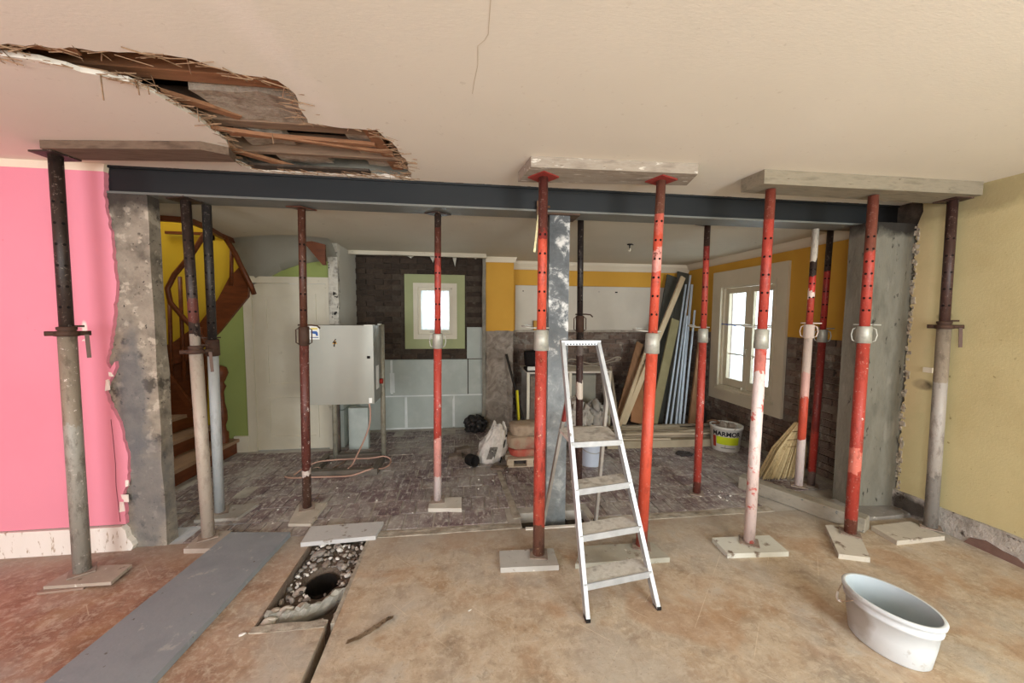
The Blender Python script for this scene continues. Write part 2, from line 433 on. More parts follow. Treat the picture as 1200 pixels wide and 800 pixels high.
# fine crack
g = G(); pr = [(.088, .9), (.09, 1.1), (.083, 1.2), (.085, 1.33), (.074, 1.36), (.052, 1.39), (.056, 1.49), (.045, 1.6), (.04, 1.68)]
for a, b in zip(pr, pr[1:]): g.bar((a[0], a[1], 2.5446), (b[0], b[1], 2.5446), .0022, .001)
g.out('crack', mat('crack_shadow_line', [L(194, 182, 162)], bump=0), ce)
# floor void: deck, joists, boards and broken infill seen through the hole
struct(G().box(-4.1, 3.9, -2.6, 2.98, 2.76, 2.9).out('ceiling', mat('old_deck_boards', [L(34, 27, 21), L(48, 38, 29)], 4, stretch=(1, 8, 1))))
for (y0, y1, z0, z1, m_, lab) in ((1.81, 1.89, 2.615, 2.76, M_wood, 'long brown joist'), (2.16, 2.24, 2.59, 2.74, M_woodgrey, None), (2.50, 2.54, 2.575, 2.70, M_woodgrey, None)):
    g = G(); g.box(-2.6, .2, y0, y1, z0, z1); g.rough(2, .004, 6); o = g.out('joist', m_, ce, bevel=.004)
    if lab: o['label'] = lab
for (a, b, w) in (((-1.34, 1.93, 2.585), (-1.12, 2.14, 2.60), .05), ((-1.02, 1.60, 2.58), (-.86, 1.72, 2.60), .06), ((-1.66, 1.62, 2.575), (-1.45, 1.70, 2.60), .05), ((-1.42, 2.42, 2.57), (-1.08, 2.76, 2.575), .05),
                  ((-.50, 2.08, 2.585), (-.44, 2.72, 2.60), .07), ((-1.34, 2.18, 2.56), (-.42, 2.40, 2.57), .02), ((-1.25, 2.27, 2.575), (-.5, 2.31, 2.575), .03)):
    g = G(); g.bar(a, b, w, .018); g.out('broken_board', M_wood, ce, bevel=.002)
for (x0, x1, y0, y1) in ((-1.20, -.72, 1.91, 2.20), (-1.22, -.98, 2.27, 2.46), (-1.16, -.86, 2.56, 2.72), (-.64, -.49, 2.12, 2.38), (-.62, -.48, 2.44, 2.70)):
    g = G(); g.box(x0, x1, y0, y1, 2.60, 2.64).rough(4, .02, 9); g.out('infill_slab', mat('grey_hardcore_plaster', [L(116, 102, 88), L(166, 154, 138), L(140, 126, 110)], 14, bump=1, bscale=40, bdist=.01), ce)
g = G(); rr = random.Random(3)
for k in range(520):
    i = rr.randrange(len(jag)); x, y = jag[i]
    if x < -1.75: continue
    far = y > 2.6
    a = rr.uniform(-.5, .5) + (0 if rr.random() < .7 else math.pi / 2); l = rr.uniform(.05, .16)
    cx = -.95; ins = Vector((cx - x, 2.0 - y, 0)).normalized() * rr.uniform(-.01, .05)
    p = Vector((x, y, 2.543 + rr.uniform(-.004, .03))) + ins
    d = Vector((math.cos(a), math.sin(a) * .6, rr.uniform(-.25, .12))) * l / 2
    g.tube([p - d, p + d], rr.uniform(.0012, .0028), 3, smooth=False)
o = g.out('frayed_reed', M_lath, ce); o['kind'] = 'stuff'
g = G()
for (x, y, l) in ((-1.43, 1.76, .10), (-1.33, 1.80, .05), (-1.30, 1.81, .04), (-1.22, 1.98, .06), (-1.0, 2.2, .05)):
    g.tube([(x, y, 2.55), (x + .004, y + .002, 2.55 - l)], .0025, 4)
g.out('hanging_reed', M_lath, ce)
g = G(); g.box(-1.36, -.62, 2.66, 2.78, 2.552, 2.566).rough(3, .004, 20); g.out('mortar_bed', M_darkmortar, ce)

# ---- back ceiling with the stairwell opening
op = [(-4.3, 3.55), (-2.50, 3.57), (-2.33, 3.60), (-2.36, 3.89), (-2.46, 4.25), (-2.50, 4.62), (-2.50, 4.66), (-4.3, 4.66)]
bc = struct(G().prism([(-4.3, 2.985), (3.66, 2.985), (3.66, 6.0), (-4.3, 6.0), (-4.3, 4.80), (-2.50, 4.80), (-2.50, 4.62), (-2.46, 4.25), (-2.36, 3.89), (-2.33, 3.60), (-2.50, 3.57), (-4.3, 3.55)], 'z', 2.42, 2.9).out('ceiling', M_backceil), 'grey cream ceiling over the back rooms')
g = G()
for a, b in zip(op[:-2], op[1:-1]): g.bar((a[0], a[1], 2.40), (b[0], b[1], 2.40), .035, .05)
g.out('stairwell_edge_trim', M_stairwood, bc)
g = G(); g.box(-1.45, .30, 5.05, 5.12, 2.37, 2.43).rough(5, .012, 9); g.out('broken_lintel_edge', M_backceil, bc)
for (x, y, l, w) in ((-.42, 5.28, .11, .05), (-.12, 5.28, .16, .035), (-.72, 5.28, .06, .08), (.16, 5.28, .05, .06)):
    g = G(); g.prism([(x - w, 2.43), (x + w, 2.43), (x + w * .2, 2.43 - l)], 'y', y, y + .03); g.out('torn_plaster_flap', M_soffit, bc)

# ---- left: pink plaster with its ragged broken edge, baseboard
pk = [(-2.254, 2.545), (-2.269, 2.37), (-2.262, 2.237), (-2.241, 2.104), (-2.238, 1.914), (-2.229, 1.804), (-2.254, 1.639), (-2.265, 1.528), (-2.286, 1.416), (-2.319, 1.276), (-2.300, 1.235),
      (-2.268, 1.285), (-2.266, 1.247), (-2.306, 1.163), (-2.335, 1.101), (-2.324, 1.021), (-2.289, .934), (-2.263, .876), (-2.253, .777), (-2.229, .672), (-2.239, .496), (-2.258, .426), (-2.281, .368), (-2.269, .32), (-2.266, .18)]
pj = []
for i, (a, b) in enumerate(zip(pk, pk[1:])): pj += ragged(a, b, max(1, int(math.dist(a, b) / .02)), .005, i)
pj.append(pk[-1])
top = [p for p in pj if p[1] > 2.5] or [pk[0]]
wl = struct(G().prism([(-4.0, .175)] + [(-4.0, 2.497)] + [(-2.262, 2.497)] + [p for p in pj if p[1] < 2.497], 'y', 2.762, 2.80).out('wall_left', M_pink), 'pink painted wall with a ragged broken right edge')
G().prism([(-4.0, 2.497), (-4.0, 2.545), (-2.254, 2.545), (-2.262, 2.497)], 'y', 2.760, 2.80).out('cream_band', M_cream, wl)
G().box(-4.0, -2.30, 2.80, 2.93, 0, 2.55).out('masonry_core', M_conc, wl)
g = G()
for (x, z, w, h) in ((-2.318, 1.13, .018, .05), (-2.30, 1.20, .02, .02), (-2.262, .36, .03, .035), (-2.245, .46, .015, .03), (-2.28, .30, .02, .05), (-2.44, 1.515, .02, .008), (-2.435, 1.47, .016, .012), (-2.44, 1.42, .012, .012), (-2.51, 1.75, .004, .09)):
    g.box(x - w * .6, x + w * .6, 2.759, 2.764, z - h * .7, z + h * .7, jit=.005)
g.out('bare_plaster_chip', mat('fresh_white_plaster', [L(238, 226, 216)], bump=.5), wl)
g = G(); g.prism([(-2.312, .9), (-2.306, .75), (-2.303, .6), (-2.308, .45), (-2.297, .2), (-2.2985, .2), (-2.3095, .45), (-2.3045, .6), (-2.3075, .75), (-2.3135, .9)], 'y', 2.759, 2.763); g.out('wall_crack', mat('wall_crack_line', [L(110, 60, 66)]), wl)
bl = [(-4.0, .178), (-2.285, .168), (-2.262, .14), (-2.255, .09), (-2.23, .06), (-2.22, .03), (-2.235, 0), (-4.0, 0)]
struct(G().prism(bl, 'y', 2.748, 2.80).out('baseboard_left', M_basewhite), 'flaking white baseboard under the pink wall')
struct(G().box(-4.1, -4.0, -2.6, 2.93, 0, 2.76).out('wall_left', mat('pale_pink_side_wall', [L(232, 170, 172)])), 'left side wall outside the view')
# concrete column at the left end of the beam
g = G(); g.box(-2.36, -2.04, 2.785, 2.885, -.02, 2.372)
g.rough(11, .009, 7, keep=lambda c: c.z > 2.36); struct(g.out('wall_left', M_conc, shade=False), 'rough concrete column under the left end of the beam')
# concrete column at the right end
g = G(); g.box(3.195, 3.63, 2.632, 2.80, -.02, 2.36); g.rough(9, .006, 6, keep=lambda c: c.z > 2.35)
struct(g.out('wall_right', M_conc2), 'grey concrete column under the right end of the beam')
# ---- right: pale yellow plaster
ed = ragged((2.625, .17), (2.615, 2.36), 90, .010, 5)
poly = [(-2.6, .17)] + ed + [(2.60, 2.40), (2.585, 2.44), (2.59, 2.50), (2.62, 2.545), (-2.6, 2.545)]
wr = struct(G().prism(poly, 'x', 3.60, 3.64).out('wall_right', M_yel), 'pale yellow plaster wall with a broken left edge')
G().box(3.64, 3.80, -2.6, 2.98, 0, 2.76).out('masonry_core', mat('dark_rubble_core', [L(60, 54, 46), L(100, 90, 78)], 14, bump=1, bscale=30, bdist=.02), wr)
g = G(); rr = random.Random(4)
for k in range(150):
    z = rr.uniform(.02, 2.35) if k < 110 else rr.uniform(0, .5); s_ = rr.uniform(.003, .012); y = rr.uniform(2.600, 2.632)
    g.box(3.60 - s_ * .6, 3.62, y - s_, y + s_, z - s_ * 1.5, z + s_ * 1.5, jit=s_ * .5)
o = g.out('plaster_crumb', mat('crumbled_plaster', [L(120, 110, 96), L(190, 180, 162), L(70, 62, 52)], 18, bump=.8), wr); o['kind'] = 'stuff'
bt = [(-2.6, 0)] + ragged((-2.6, .185), (2.66, .175), 60, .006, 8) + [(2.66, .17), (2.66, .0)]
br_ = struct(G().prism(bt, 'x', 3.575, 3.64).out('baseboard_right', mat('stony_grey_skirting', [L(140, 134, 126), L(176, 170, 162), L(196, 190, 182)], 9, bump=1, bscale=36, bdist=.012,
    spots=[(L(74, 66, 58), 13, .62, .68)], blobs=[((3.58, 2.5, .08), (.1, .16, .1), L(56, 48, 40), .9)])), 'rough grey stone skirting under the pale yellow wall')
g = G(); g.prism([(2.16, 0), (2.13, .05), (2.05, .075), (1.97, .055), (1.90, .05), (1.85, .02), (1.83, 0)], 'x', 3.566, 3.58); g.out('reddish_patch', mat('bare_red_render', [L(104, 80, 72), L(128, 102, 92)], 8, bump=.6), br_)
g = G(); g.box(3.592, 3.602, 2.44, 2.50, 1.18, 1.22).out('wall_plate', mat('white_blank_plate', [L(222, 212, 190)]), wr, bevel=.003)
g = G(); g.lathe([(0, 0), (.012, .002), (.014, .012)], 10, (0, 0, 0)); o = g.out('filler_spot', mat('filler_spot', [L(226, 214, 184)]), wr); o.rotation_euler = (0, -R90, 0); o.location = (3.604, 1.93, 1.94)
# ---- rear wall with two window openings behind the camera
for (x0, x1, z0, z1) in ((-4.1, -3.0, 0, 2.76), (-1.0, 1.4, 0, 2.76), (3.2, 3.8, 0, 2.76), (-3.0, -1.0, 0, .5), (-3.0, -1.0, 2.35, 2.76), (1.4, 3.2, 0, .5), (1.4, 3.2, 2.35, 2.76)):
    struct(G().box(x0, x1, -2.75, -2.6, z0, z1).out('wall_front', mat('cream_rear_wall', [L(214, 200, 176)], bump=0)))

# ---- window wall of the back room (right): brick below, mustard above
wrb = struct(G().prism([(2.98, 0), (6.0, 0), (6.0, 2.9), (2.98, 2.9)], 'x', 3.62, 3.86, [[(3.90, .60), (4.86, .60), (4.86, 2.06), (3.90, 2.06)]]).out('wall_right', M_brmortar), 'window wall of the back room, brick below and mustard above')
G().prism([(2.98, 1.385), (3.77, 1.385), (3.77, 2.23), (5.03, 2.23), (5.03, 1.385), (5.72, 1.385), (5.72, 2.42), (2.98, 2.42)], 'x', 3.598, 3.62).out('mustard_plaster', M_mustard, wrb)


def bricks(parent, m, rect, skip, axis, d, prob=.96, bw=.225, bh=.073, dep=.02):
    """courses of single bricks; axis 'x': wall in (y,z) at x=d facing -x; 'y': wall in (x,z) at y=d facing -y"""
    P = []
    for k in range(5):
        g = G()
        w, h = bw / 2 - .006, bh / 2 - .005
        if axis == 'x': g.box(-dep / 2, dep / 2, -w, w, -h, h, jit=.004)
        else: g.box(-w, w, -dep / 2, dep / 2, -h, h, jit=.004)
        P.append(g)
    P = [q.out('brick', m, parent, bevel=.0025) for q in P]; n = 0
    a0, a1, z0, z1 = rect; r = 0; z = z0 + bh / 2
    while z < z1:
        a = a0 + (bw / 2 if r % 2 else 0)
        while a < a1 + .01:
            ok = not any(s0 - bw * .45 < a < s1 + bw * .45 and t0 - bh * .4 < z < t1 + bh * .4 for s0, s1, t0, t1 in skip)
            if ok and random.random() < prob and n < 299:
                if n < 5: o = P[n]
                else: o = P[n % 5].copy(); C.objects.link(o)
                off = random.uniform(-.006, .004)
                o.location = (d + off, a, z) if axis == 'x' else (a, d + off, z)
                n += 1
            a += bw
        z += bh; r += 1


bricks(wrb, M_brick, (3.10, 5.66, 0, 1.37), [(3.77, 5.03, .45, 2.3)], 'x', 3.612)
# window 1
w1 = struct(G().prism([(3.77, .45), (5.03, .45), (5.03, 2.23), (3.77, 2.23)], 'x', 3.565, 3.60, [[(3.93, .63), (4.86, .63), (4.86, 2.03), (3.93, 2.03)]]).out('window_1', M_casing, bevel=.004), 'cream framed double casement window with sheer curtains')
G().prism([(3.91, .61), (4.88, .61), (4.88, 2.05), (3.91, 2.05)], 'x', 3.552, 3.566, [[(3.95, .65), (4.84, .65), (4.84, 2.01), (3.95, 2.01)]]).out('inner_moulding', M_casing, w1, bevel=.003)
G().prism([(3.92, .62), (4.87, .62), (4.87, 2.04), (3.92, 2.04)], 'x', 3.60, 3.70, [[(3.955, .66), (4.835, .66), (4.835, 2.0), (3.955, 2.0)]]).out('window_frame', M_casing, w1, bevel=.003)
G().box(3.53, 3.60, 3.88, 4.92, .585, .615).out('window_sill', M_casing, w1, bevel=.005)
M_curt = NT('sheer_white_curtain'); v = M_curt.coord()
M_curt.col(L(236, 246, 248)); M_curt.b.inputs['Roughness'].default_value = .9
tr = M_curt.node('BsdfTranslucent'); tr.inputs[0].default_value = L(232, 246, 250)
tp = M_curt.node('BsdfTransparent'); m1 = M_curt.node('MixShader'); m1.inputs[0].default_value = .6
m2 = M_curt.node('MixShader'); m2.inputs[0].default_value = .35
M_curt.link(M_curt.b.outputs[0], m1.inputs[1]); M_curt.link(tr.outputs[0], m1.inputs[2]); M_curt.link(m1.outputs[0], m2.inputs[1]); M_curt.link(tp.outputs[0], m2.inputs[2])
M_curt.link(m2.outputs[0], M_curt.t.nodes['Material Output'].inputs[0]); M_curt = M_curt.m
t = NT('window_glass'); t.col((1, 1, 1, 1)); t.b.inputs['Roughness'].default_value = .02; t.b.inputs['Transmission Weight'].default_value = 1; t.b.inputs['IOR'].default_value = 1.0; t.b.inputs['Alpha'].default_value = .15; M_glass = t.m
for k, (a, b) in enumerate(((3.957, 4.392), (4.398, 4.833))):
    s_ = G().prism([(a, .665), (b, .665), (b, 1.995), (a, 1.995)], 'x', 3.63, 3.67, [[(a + .065, .76), (b - .065, .76), (b - .065, 1.925), (a + .065, 1.925)]]).out('sash', M_casing, w1, bevel=.004)
    G().box(3.648, 3.652, a + .06, b - .06, .755, 1.93).out('pane', M_glass, s_)
    for j, z in enumerate((1.10, 1.50)): G().box(3.655, 3.668, a + .06, b - .06, z - .008, z + .008).out('glazing_bar', M_casing, s_)
    g = G(); g.grid(a + .05, b - .05, .745, 1.945, 40, 6, lambda y, z: (3.70 + .008 * math.sin(y * 150 + 2 * math.sin(z * 2)), y, z)); g.out('curtain', M_curt, w1)
g = G(); g.tube([(3.625, 4.395, 1.19), (3.60, 4.395, 1.19), (3.595, 4.395, 1.16), (3.605, 4.395, 1.09)], .009, 8); g.out('window_handle', mat('aged_handle_metal', [L(196, 188, 172)], rough=.4, metal=.5), w1)
g = G(); g.tube([(3.575, 4.395, .66), (3.56, 4.395, .665), (3.56, 4.38, .69)], .011, 8); g.out('casement_latch', M_white, w1)
g = G(); g.tube([(3.60, 4.86, 1.505), (3.56, 4.6, 1.50), (3.54, 4.50, 1.485)], .006, 6); tag(g.out('blue_string', mat('blue_plastic_cord', [L(40, 70, 190)])), 'short blue cord across the bright side window', 'string')
# cornice of back room
for nm, poly, ax, d0, d1 in (('trim_5', [(3.60, 2.34), (3.575, 2.345), (3.545, 2.37), (3.52, 2.40), (3.50, 2.42), (3.60, 2.42)], 'y', 2.99, 5.72),
                             ('trim_6', [(5.72, 2.30), (5.695, 2.305), (5.67, 2.34), (5.63, 2.38), (5.61, 2.42), (5.72, 2.42)], 'x', .68, 3.60)):
    struct(G().prism(poly, ax, d0, d1).out(nm, mat('cream_cornice', [L(216, 206, 184)], bump=.1)), 'cream cove cornice')
# ---- back wall right
wb = struct(G().box(.5, 3.9, 5.735, 5.9, 0, 2.9).out('wall_back', M_brmortar), 'back wall with mustard band, white backing panel and stripped brick below')
G().box(.69, 3.62, 5.71, 5.735, 2.07, 2.42).out('mustard_plaster', M_mustard, wb)
G().box(.69, .785, 5.71, 5.735, 1.37, 2.07).out('mustard_plaster', M_mustard, wb)
G().box(3.52, 3.62, 5.71, 5.735, 1.37, 2.07).out('mustard_plaster', M_mustard, wb)
G().box(.785, 3.52, 5.700, 5.735, 1.37, 2.065).out('white_panel', M_panel, wb, bevel=.003)
g = G(); rr = random.Random(9)
for k in range(9): g.box(.9 + k * .3 + rr.uniform(-.03, .03), .912 + k * .3, 5.697, 5.701, 1.97 + rr.uniform(-.01, .02), 1.99)
g.out('dowel_hole', M_black, wb)
bricks(wb, M_brick, (.72, 3.55, 0, 1.36), [], 'y', 5.728)
g = G(); g.box(.70, 3.58, 5.66, 5.715, 1.355, 1.385).rough(6, .012, 8); g.out('broken_ledge', M_mortar, wb)
# buttress
bu = struct(G().box(.315, .70, 5.32, 5.75, 0, 2.9).out('wall_back', M_rubble), 'mustard topped pier between tiled niche and back room')
G().box(.308, .707, 5.305, 5.76, 1.385, 2.345).out('mustard_plaster', M_mustard, bu, bevel=.004)
g = G(); g.prism([(.29, 2.345), (.72, 2.345), (.75, 2.42), (.29, 2.42)], 'y', 5.28, 5.78); g.out('cornice', mat('cream_pier_cornice', [L(216, 206, 184)]), bu)
g = G(); g.box(.312, .70, 5.295, 5.33, .0, 1.385); g.rough(10, .012, 9); g.out('rough_render', mat('combed_grey_adhesive', [L(104, 94, 84), L(140, 130, 118), L(168, 158, 146)], 6, bump=1, bscale=24, bdist=.02, dist=1.5), bu)
g = G(); g.box(.262, .31, 5.27, 5.40, 0, 2.42).rough(10, .01, 8); g.out('broken_partition_edge', mat('grey_wall_edge', [L(110, 106, 96), L(150, 146, 134)], 8, bump=.8), bu)
# ---- niche wall: sooty brick and plaster blocks, small window
hw = [(-.66, 1.30), (-.115, 1.30), (-.115, 2.02), (-.66, 2.02)]
wn = struct(G().prism([(-1.6, 0), (.5, 0), (.5, 2.9), (-1.6, 2.9)], 'y', 5.375, 5.70, [hw]).out('wall_back', M_darkmortar), 'niche wall of sooty brick above pale blue plaster blocks')
bricks(wn, M_darkbrick, (-1.42, .25, .99, 2.42), [(-.80, .02, 1.14, 2.16)], 'y', 5.366)
bk = [(-1.45, -1.30, 0, .47), (-1.30, -.64, 0, .47), (-.64, .08 - .02, 0, .47), (.06, .27, 0, .47), (-1.45, -.92, .48, .985), (-.92, -.27, .48, .985), (-.27, .27, .48, .985), (.035, .27, .99, 1.43)]
bk = [(-1.45, -.80, 0, .47), (-.80, -.14, 0, .47), (-.14, .27, 0, .47), (-1.45, -.99, .475, .985), (-.99, -.33, .475, .985), (-.33, .06, .475, .985), (.065, .27, .475, .985), (.045, .27, .99, 1.44)]
for (x0, x1, z0, z1) in bk:
    G().box(x0 + .004, x1 - .004, 5.335, 5.375, z0 + .003, z1 - .003).out('plaster_block', M_block, wn, bevel=.003)
g = G(); g.box(-1.45, .27, 5.331, 5.34, .463, .482).rough(5, .003, 12)
for (x, z0, z1, w) in ((-.99, .5, .98, .014), (-.80, .02, .46, .016), (-.33, .5, .98, .03), (-.14, .02, .46, .012), (-.98, .52, .8, .03)): g.box(x - w, x + w, 5.3315, 5.34, z0, z1, jit=.006)
g.box(-1.1, -.3, 5.331, 5.34, 0, .02, jit=.004)
g.out('glue_smear', M_glue, wn)
w2 = struct(G().prism([(-.80, 1.135), (.02, 1.135), (.02, 2.162), (-.80, 2.162)], 'y', 5.32, 5.352, [[(-.685, 1.27), (-.09, 1.27), (-.09, 2.045), (-.685, 2.045)]]).out('window_2', mat('sage_green_window_board', [L(160, 166, 122), L(150, 156, 114)], 3, rough=.6, bump=.15), bevel=.003), 'small window in a sage green surround')
G().prism([(-.69, 1.265), (-.085, 1.265), (-.085, 2.05), (-.69, 2.05)], 'y', 5.325, 5.40, [[(-.625, 1.335), (-.155, 1.335), (-.155, 1.985), (-.625, 1.985)]]).out('window_frame', M_white, w2, bevel=.003)
s_ = G().prism([(-.625, 1.335), (-.155, 1.335), (-.155, 1.985), (-.625, 1.985)], 'y', 5.37, 5.41, [[(-.585, 1.40), (-.20, 1.40), (-.20, 1.945), (-.585, 1.945)]]).out('sash', M_white, w2, bevel=.003)
G().box(-.59, -.195, 5.388, 5.392, 1.39, 1.95).out('pane', M_glass, s_)
g = G(); g.grid(-.595, -.19, 1.385, 1.955, 40, 5, lambda x, z: (x, 5.43 + .006 * math.sin(x * 120 + math.sin(z * 5)), z)); g.out('curtain', M_curt, w2)
g = G()
for x in (-.49, -.39, -.29): g.bar((x, 5.56, 1.32), (x, 5.56, 2.0), .012, .012)
for z in (1.50, 1.65, 1.80): g.bar((-.66, 5.56, z), (-.11, 5.56, z), .01, .01)
g.out('security_bar', mat('pale_grille_metal', [L(170, 180, 180)]), w2)
# ---- partition returning forward from the niche to the door wall
wp = struct(G().box(-1.56, -1.445, 4.66, 5.38, .62, 2.9).out('wall_left', mat('white_partition_plaster', [L(196, 194, 184), L(184, 180, 168)], 2, bump=.2)), 'white plastered partition beside the niche')
g = G(); g.box(-1.545, -1.44, 4.60, 4.68, .6, 2.42); g.rough(12, .012, 10); g.out('broken_end', mat('broken_partition_end', [L(96, 88, 78), L(200, 196, 184), L(170, 164, 150)], 10, bump=.8, spots=[(L(30, 26, 24), 12, .6, .64)]), wp)
for (y0, y1, z0, z1) in ((4.66, 5.02, .0, .46), (5.03, 5.36, .0, .46), (4.66, 5.36, .465, .62)):
    G().box(-1.50, -1.43, y0 + .003, y1 - .003, z0, z1 - .004).out('plaster_block', M_block, wp, bevel=.003)
G().box(-1.35, -1.13, 4.58, 4.66, .0, .50).out('plaster_block', M_block, wp, bevel=.004)
G().box(-1.505, -1.43, 4.50, 4.54, .0, .62).out('post_stub', mat('rusty_stub', [L(60, 50, 46), L(96, 84, 74)], 10), wp)
# ---- door wall
wd = struct(G().prism([(-2.80, 0), (-2.47, 0), (-2.47, 2.03), (-1.53, 2.03), (-1.53, 0), (-1.50, 0), (-1.50, 2.42), (-2.40, 2.42), (-2.42, 1.92), (-2.80, 1.32)], 'y', 4.65, 4.80).out('wall_back', M_green), 'lime green wall around the white panelled door')
dr = struct(G().prism([(-2.475, 0), (-2.385, 0), (-2.385, 1.955), (-1.585, 1.955), (-1.585, 0), (-1.515, 0), (-1.515, 2.03), (-2.475, 2.03)], 'y', 4.625, 4.66).out('door_1', M_white, bevel=.004), 'white panelled door under the stairs')
lf = G().box(-2.385, -1.585, 4.645, 4.675, .012, 1.953).out('door_leaf', M_white, dr)
for (z0, z1) in ((1.40, 1.84), (.76, 1.28), (.14, .63)):
    G().prism([(-2.27, z0), (-1.70, z0), (-1.70, z1), (-2.27, z1)], 'y', 4.632, 4.646, [[(-2.235, z0 + .035), (-1.735, z0 + .035), (-1.735, z1 - .035), (-2.235, z1 - .035)]]).out('panel_moulding', M_white, lf, bevel=.004)
g = G(); g.tube([(-1.64, 4.645, 1.02), (-1.64, 4.60, 1.02), (-1.73, 4.60, 1.02)], .009, 8); g.out('door_handle', mat('dull_handle', [L(120, 110, 96)], metal=.6, rough=.4), dr)
struct(G().box(-2.63, -2.475, 4.62, 4.65, 0, .19).out('baseboard_back', M_white, bevel=.004), 'cream skirting left of the door')
# sloping white soffit of the stairs over the door
A = [(-2.42, 4.646, 1.90), (-2.25, 4.648, 1.99), (-2.06, 4.648, 2.10), (-1.88, 4.648, 2.17), (-1.69, 4.648, 2.21), (-1.44, 4.648, 2.225)]
B = [(-2.62, 4.62, 2.425), (-2.40, 4.42, 2.425), (-2.10, 4.28, 2.425), (-1.88, 4.2, 2.425), (-1.69, 4.2, 2.425), (-1.44, 4.3, 2.425)]
g = G(); V = []
for k in range(7):
    f = k / 6; V.append([g.bm.verts.new(Vector(a).lerp(Vector(b), f) + Vector((0, 0, -.05 * math.sin(math.pi * f) * 0 + .04 * math.sin(math.pi * f)))) for a, b in zip(A, B)])
for r0, r1 in zip(V, V[1:]):
    for i in range(5): q = g.bm.faces.new([r0[i], r0[i + 1], r1[i + 1], r1[i]]); q.smooth = True
bmesh.ops.solidify(g.bm, geom=g.bm.faces[:], thickness=.02)
g.out('stair_soffit', M_soffit, wd)
g = G(); g.prism([(-1.74, 2.42), (-1.49, 2.36), (-1.49, 2.14), (-1.52, 2.14)], 'y', 4.36, 4.40); g.out('stringer_end', M_stairwood, wd)
# stair hall walls
struct(G().box(-4.3, -2.78, 4.70, 4.85, 0, 4.6).out('wall_back', M_stairyel), 'bright yellow stairwell wall')
struct(G().box(-4.4, -4.3, 2.8, 4.85, 0, 4.6).out('wall_left', M_stairyel), 'yellow side wall of the stairwell')
struct(G().box(-4.3, -2.30, 3.40, 3.55, 2.9, 4.6).out('wall_front', mat('stairwell_upper_wall', [L(226, 206, 130)])), 'upper stairwell wall')
struct(G().box(-2.33, -2.2, 3.40, 4.85, 2.9, 4.6).out('wall_right', mat('stairwell_upper_wall_right', [L(226, 206, 130)])), 'upper stairwell wall')
G().prism([(-2.80, 1.32), (-2.42, 1.92), (-2.40, 2.42), (-2.80, 2.42)], 'y', 4.655, 4.80).out('yellow_patch', M_stairyel, wd)
struct(G().box(-2.80, -2.45, 4.70, 4.85, 2.42, 4.6).out('wall_back', M_stairyel), 'yellow wall above the stair opening')

# =================================================================== STAIRCASE
st = thing('winding_staircase', (-2.9, 4.2, 0), 'dark varnished winding wooden staircase with balusters beside the lime green wall', 'staircase')


def loc(o, root): o.location = -Vector(root.location); return o


treads = [((-2.66, 3.70), (-2.60, 4.63)), ((-2.93, 3.66), (-2.84, 4.63)), ((-3.16, 3.62), (-3.04, 4.63)), ((-3.38, 3.6), (-3.22, 4.63)), ((-3.6, 3.6), (-3.36, 4.63)), ((-3.85, 3.6), (-3.5, 4.63))]
for i, (a, b) in enumerate(treads):
    z = .165 * (i + 1); n_ = treads[i + 1] if i + 1 < len(treads) else ((-4.1, 3.6), (-3.7, 4.63))
    g = G(); g.prism([(a[0] + .03, a[1]), (b[0] + .03, b[1]), (n_[1][0], n_[1][1]), (n_[0][0], n_[0][1])], 'z', z - .035, z)
    loc(g.out('tread', M_tread, st, bevel=.006), st)
    g = G(); g.prism([(a[0], a[1] + .01), (b[0], b[1]), (b[0] - .02, b[1]), (a[0] - .02, a[1] + .01)], 'z', z - .165, z - .035); loc(g.out('riser', M_stairwood, st), st)
g = G(); g.prism([(-2.31, 1.91), (-2.32, 1.79), (-2.62, 1.41), (-2.91, 1.12), (-3.4, .93), (-3.4, 1.15), (-3.07, 1.30), (-2.81, 1.5), (-2.62, 1.76), (-2.5, 1.99), (-2.38, 2.12)], 'y', 4.43, 4.47); loc(g.out('stringer', M_stairwood, st, bevel=.004), st)
g = G(); g.prism([(-3.5, .5), (-2.84, .45), (-2.80, 1.2), (-2.95, 1.2), (-3.5, 1.1)], 'y', 4.50, 4.53); loc(g.out('dark_panelling', M_stairwood, st), st)
rail = [(-2.50, 4.2, 2.50), (-2.60, 4.2, 2.36), (-2.70, 4.2, 2.20), (-2.87, 4.2, 1.99), (-2.94, 4.2, 1.85), (-2.92, 4.2, 1.71), (-2.81, 4.2, 1.56), (-2.66, 4.2, 1.38), (-2.60, 4.2, 1.28)]
loc(G().tube(rail, .024, 8).out('handrail', M_stairwood, st), st)
loc(G().tube([(-2.52, 4.35, 2.46), (-2.45, 4.35, 2.36), (-2.39, 4.35, 2.25), (-2.32, 4.35, 2.08), (-2.255, 4.38, 1.90), (-2.25, 4.42, 1.82)], .026, 8).out('handrail', M_stairwood, st), st)
for (a, b) in (((-2.995, 4.3, 1.80), (-3.02, 4.3, .9)), ((-2.89, 4.3, 1.98), (-2.90, 4.3, .9)), ((-2.80, 4.3, 1.58), (-2.83, 4.3, .75)), ((-2.42, 4.36, 2.30), (-2.44, 4.36, 1.90)), ((-2.72, 4.3, 1.46), (-2.74, 4.3, .6))):
    loc(G().tube([a, b], .018, 8).out('baluster', M_stairwood, st), st)
g = G(); g.bar((-3.25, 4.66, 2.49), (-2.6, 4.66, 2.49), .03, .03); loc(g.out('upper_rail', M_stairwood, st), st)
g = G(); g.bar((-3.05, 4.25, 1.02), (-2.80, 4.25, .62), .03, .05); loc(g.out('string_capping', M_stairwood, st), st)
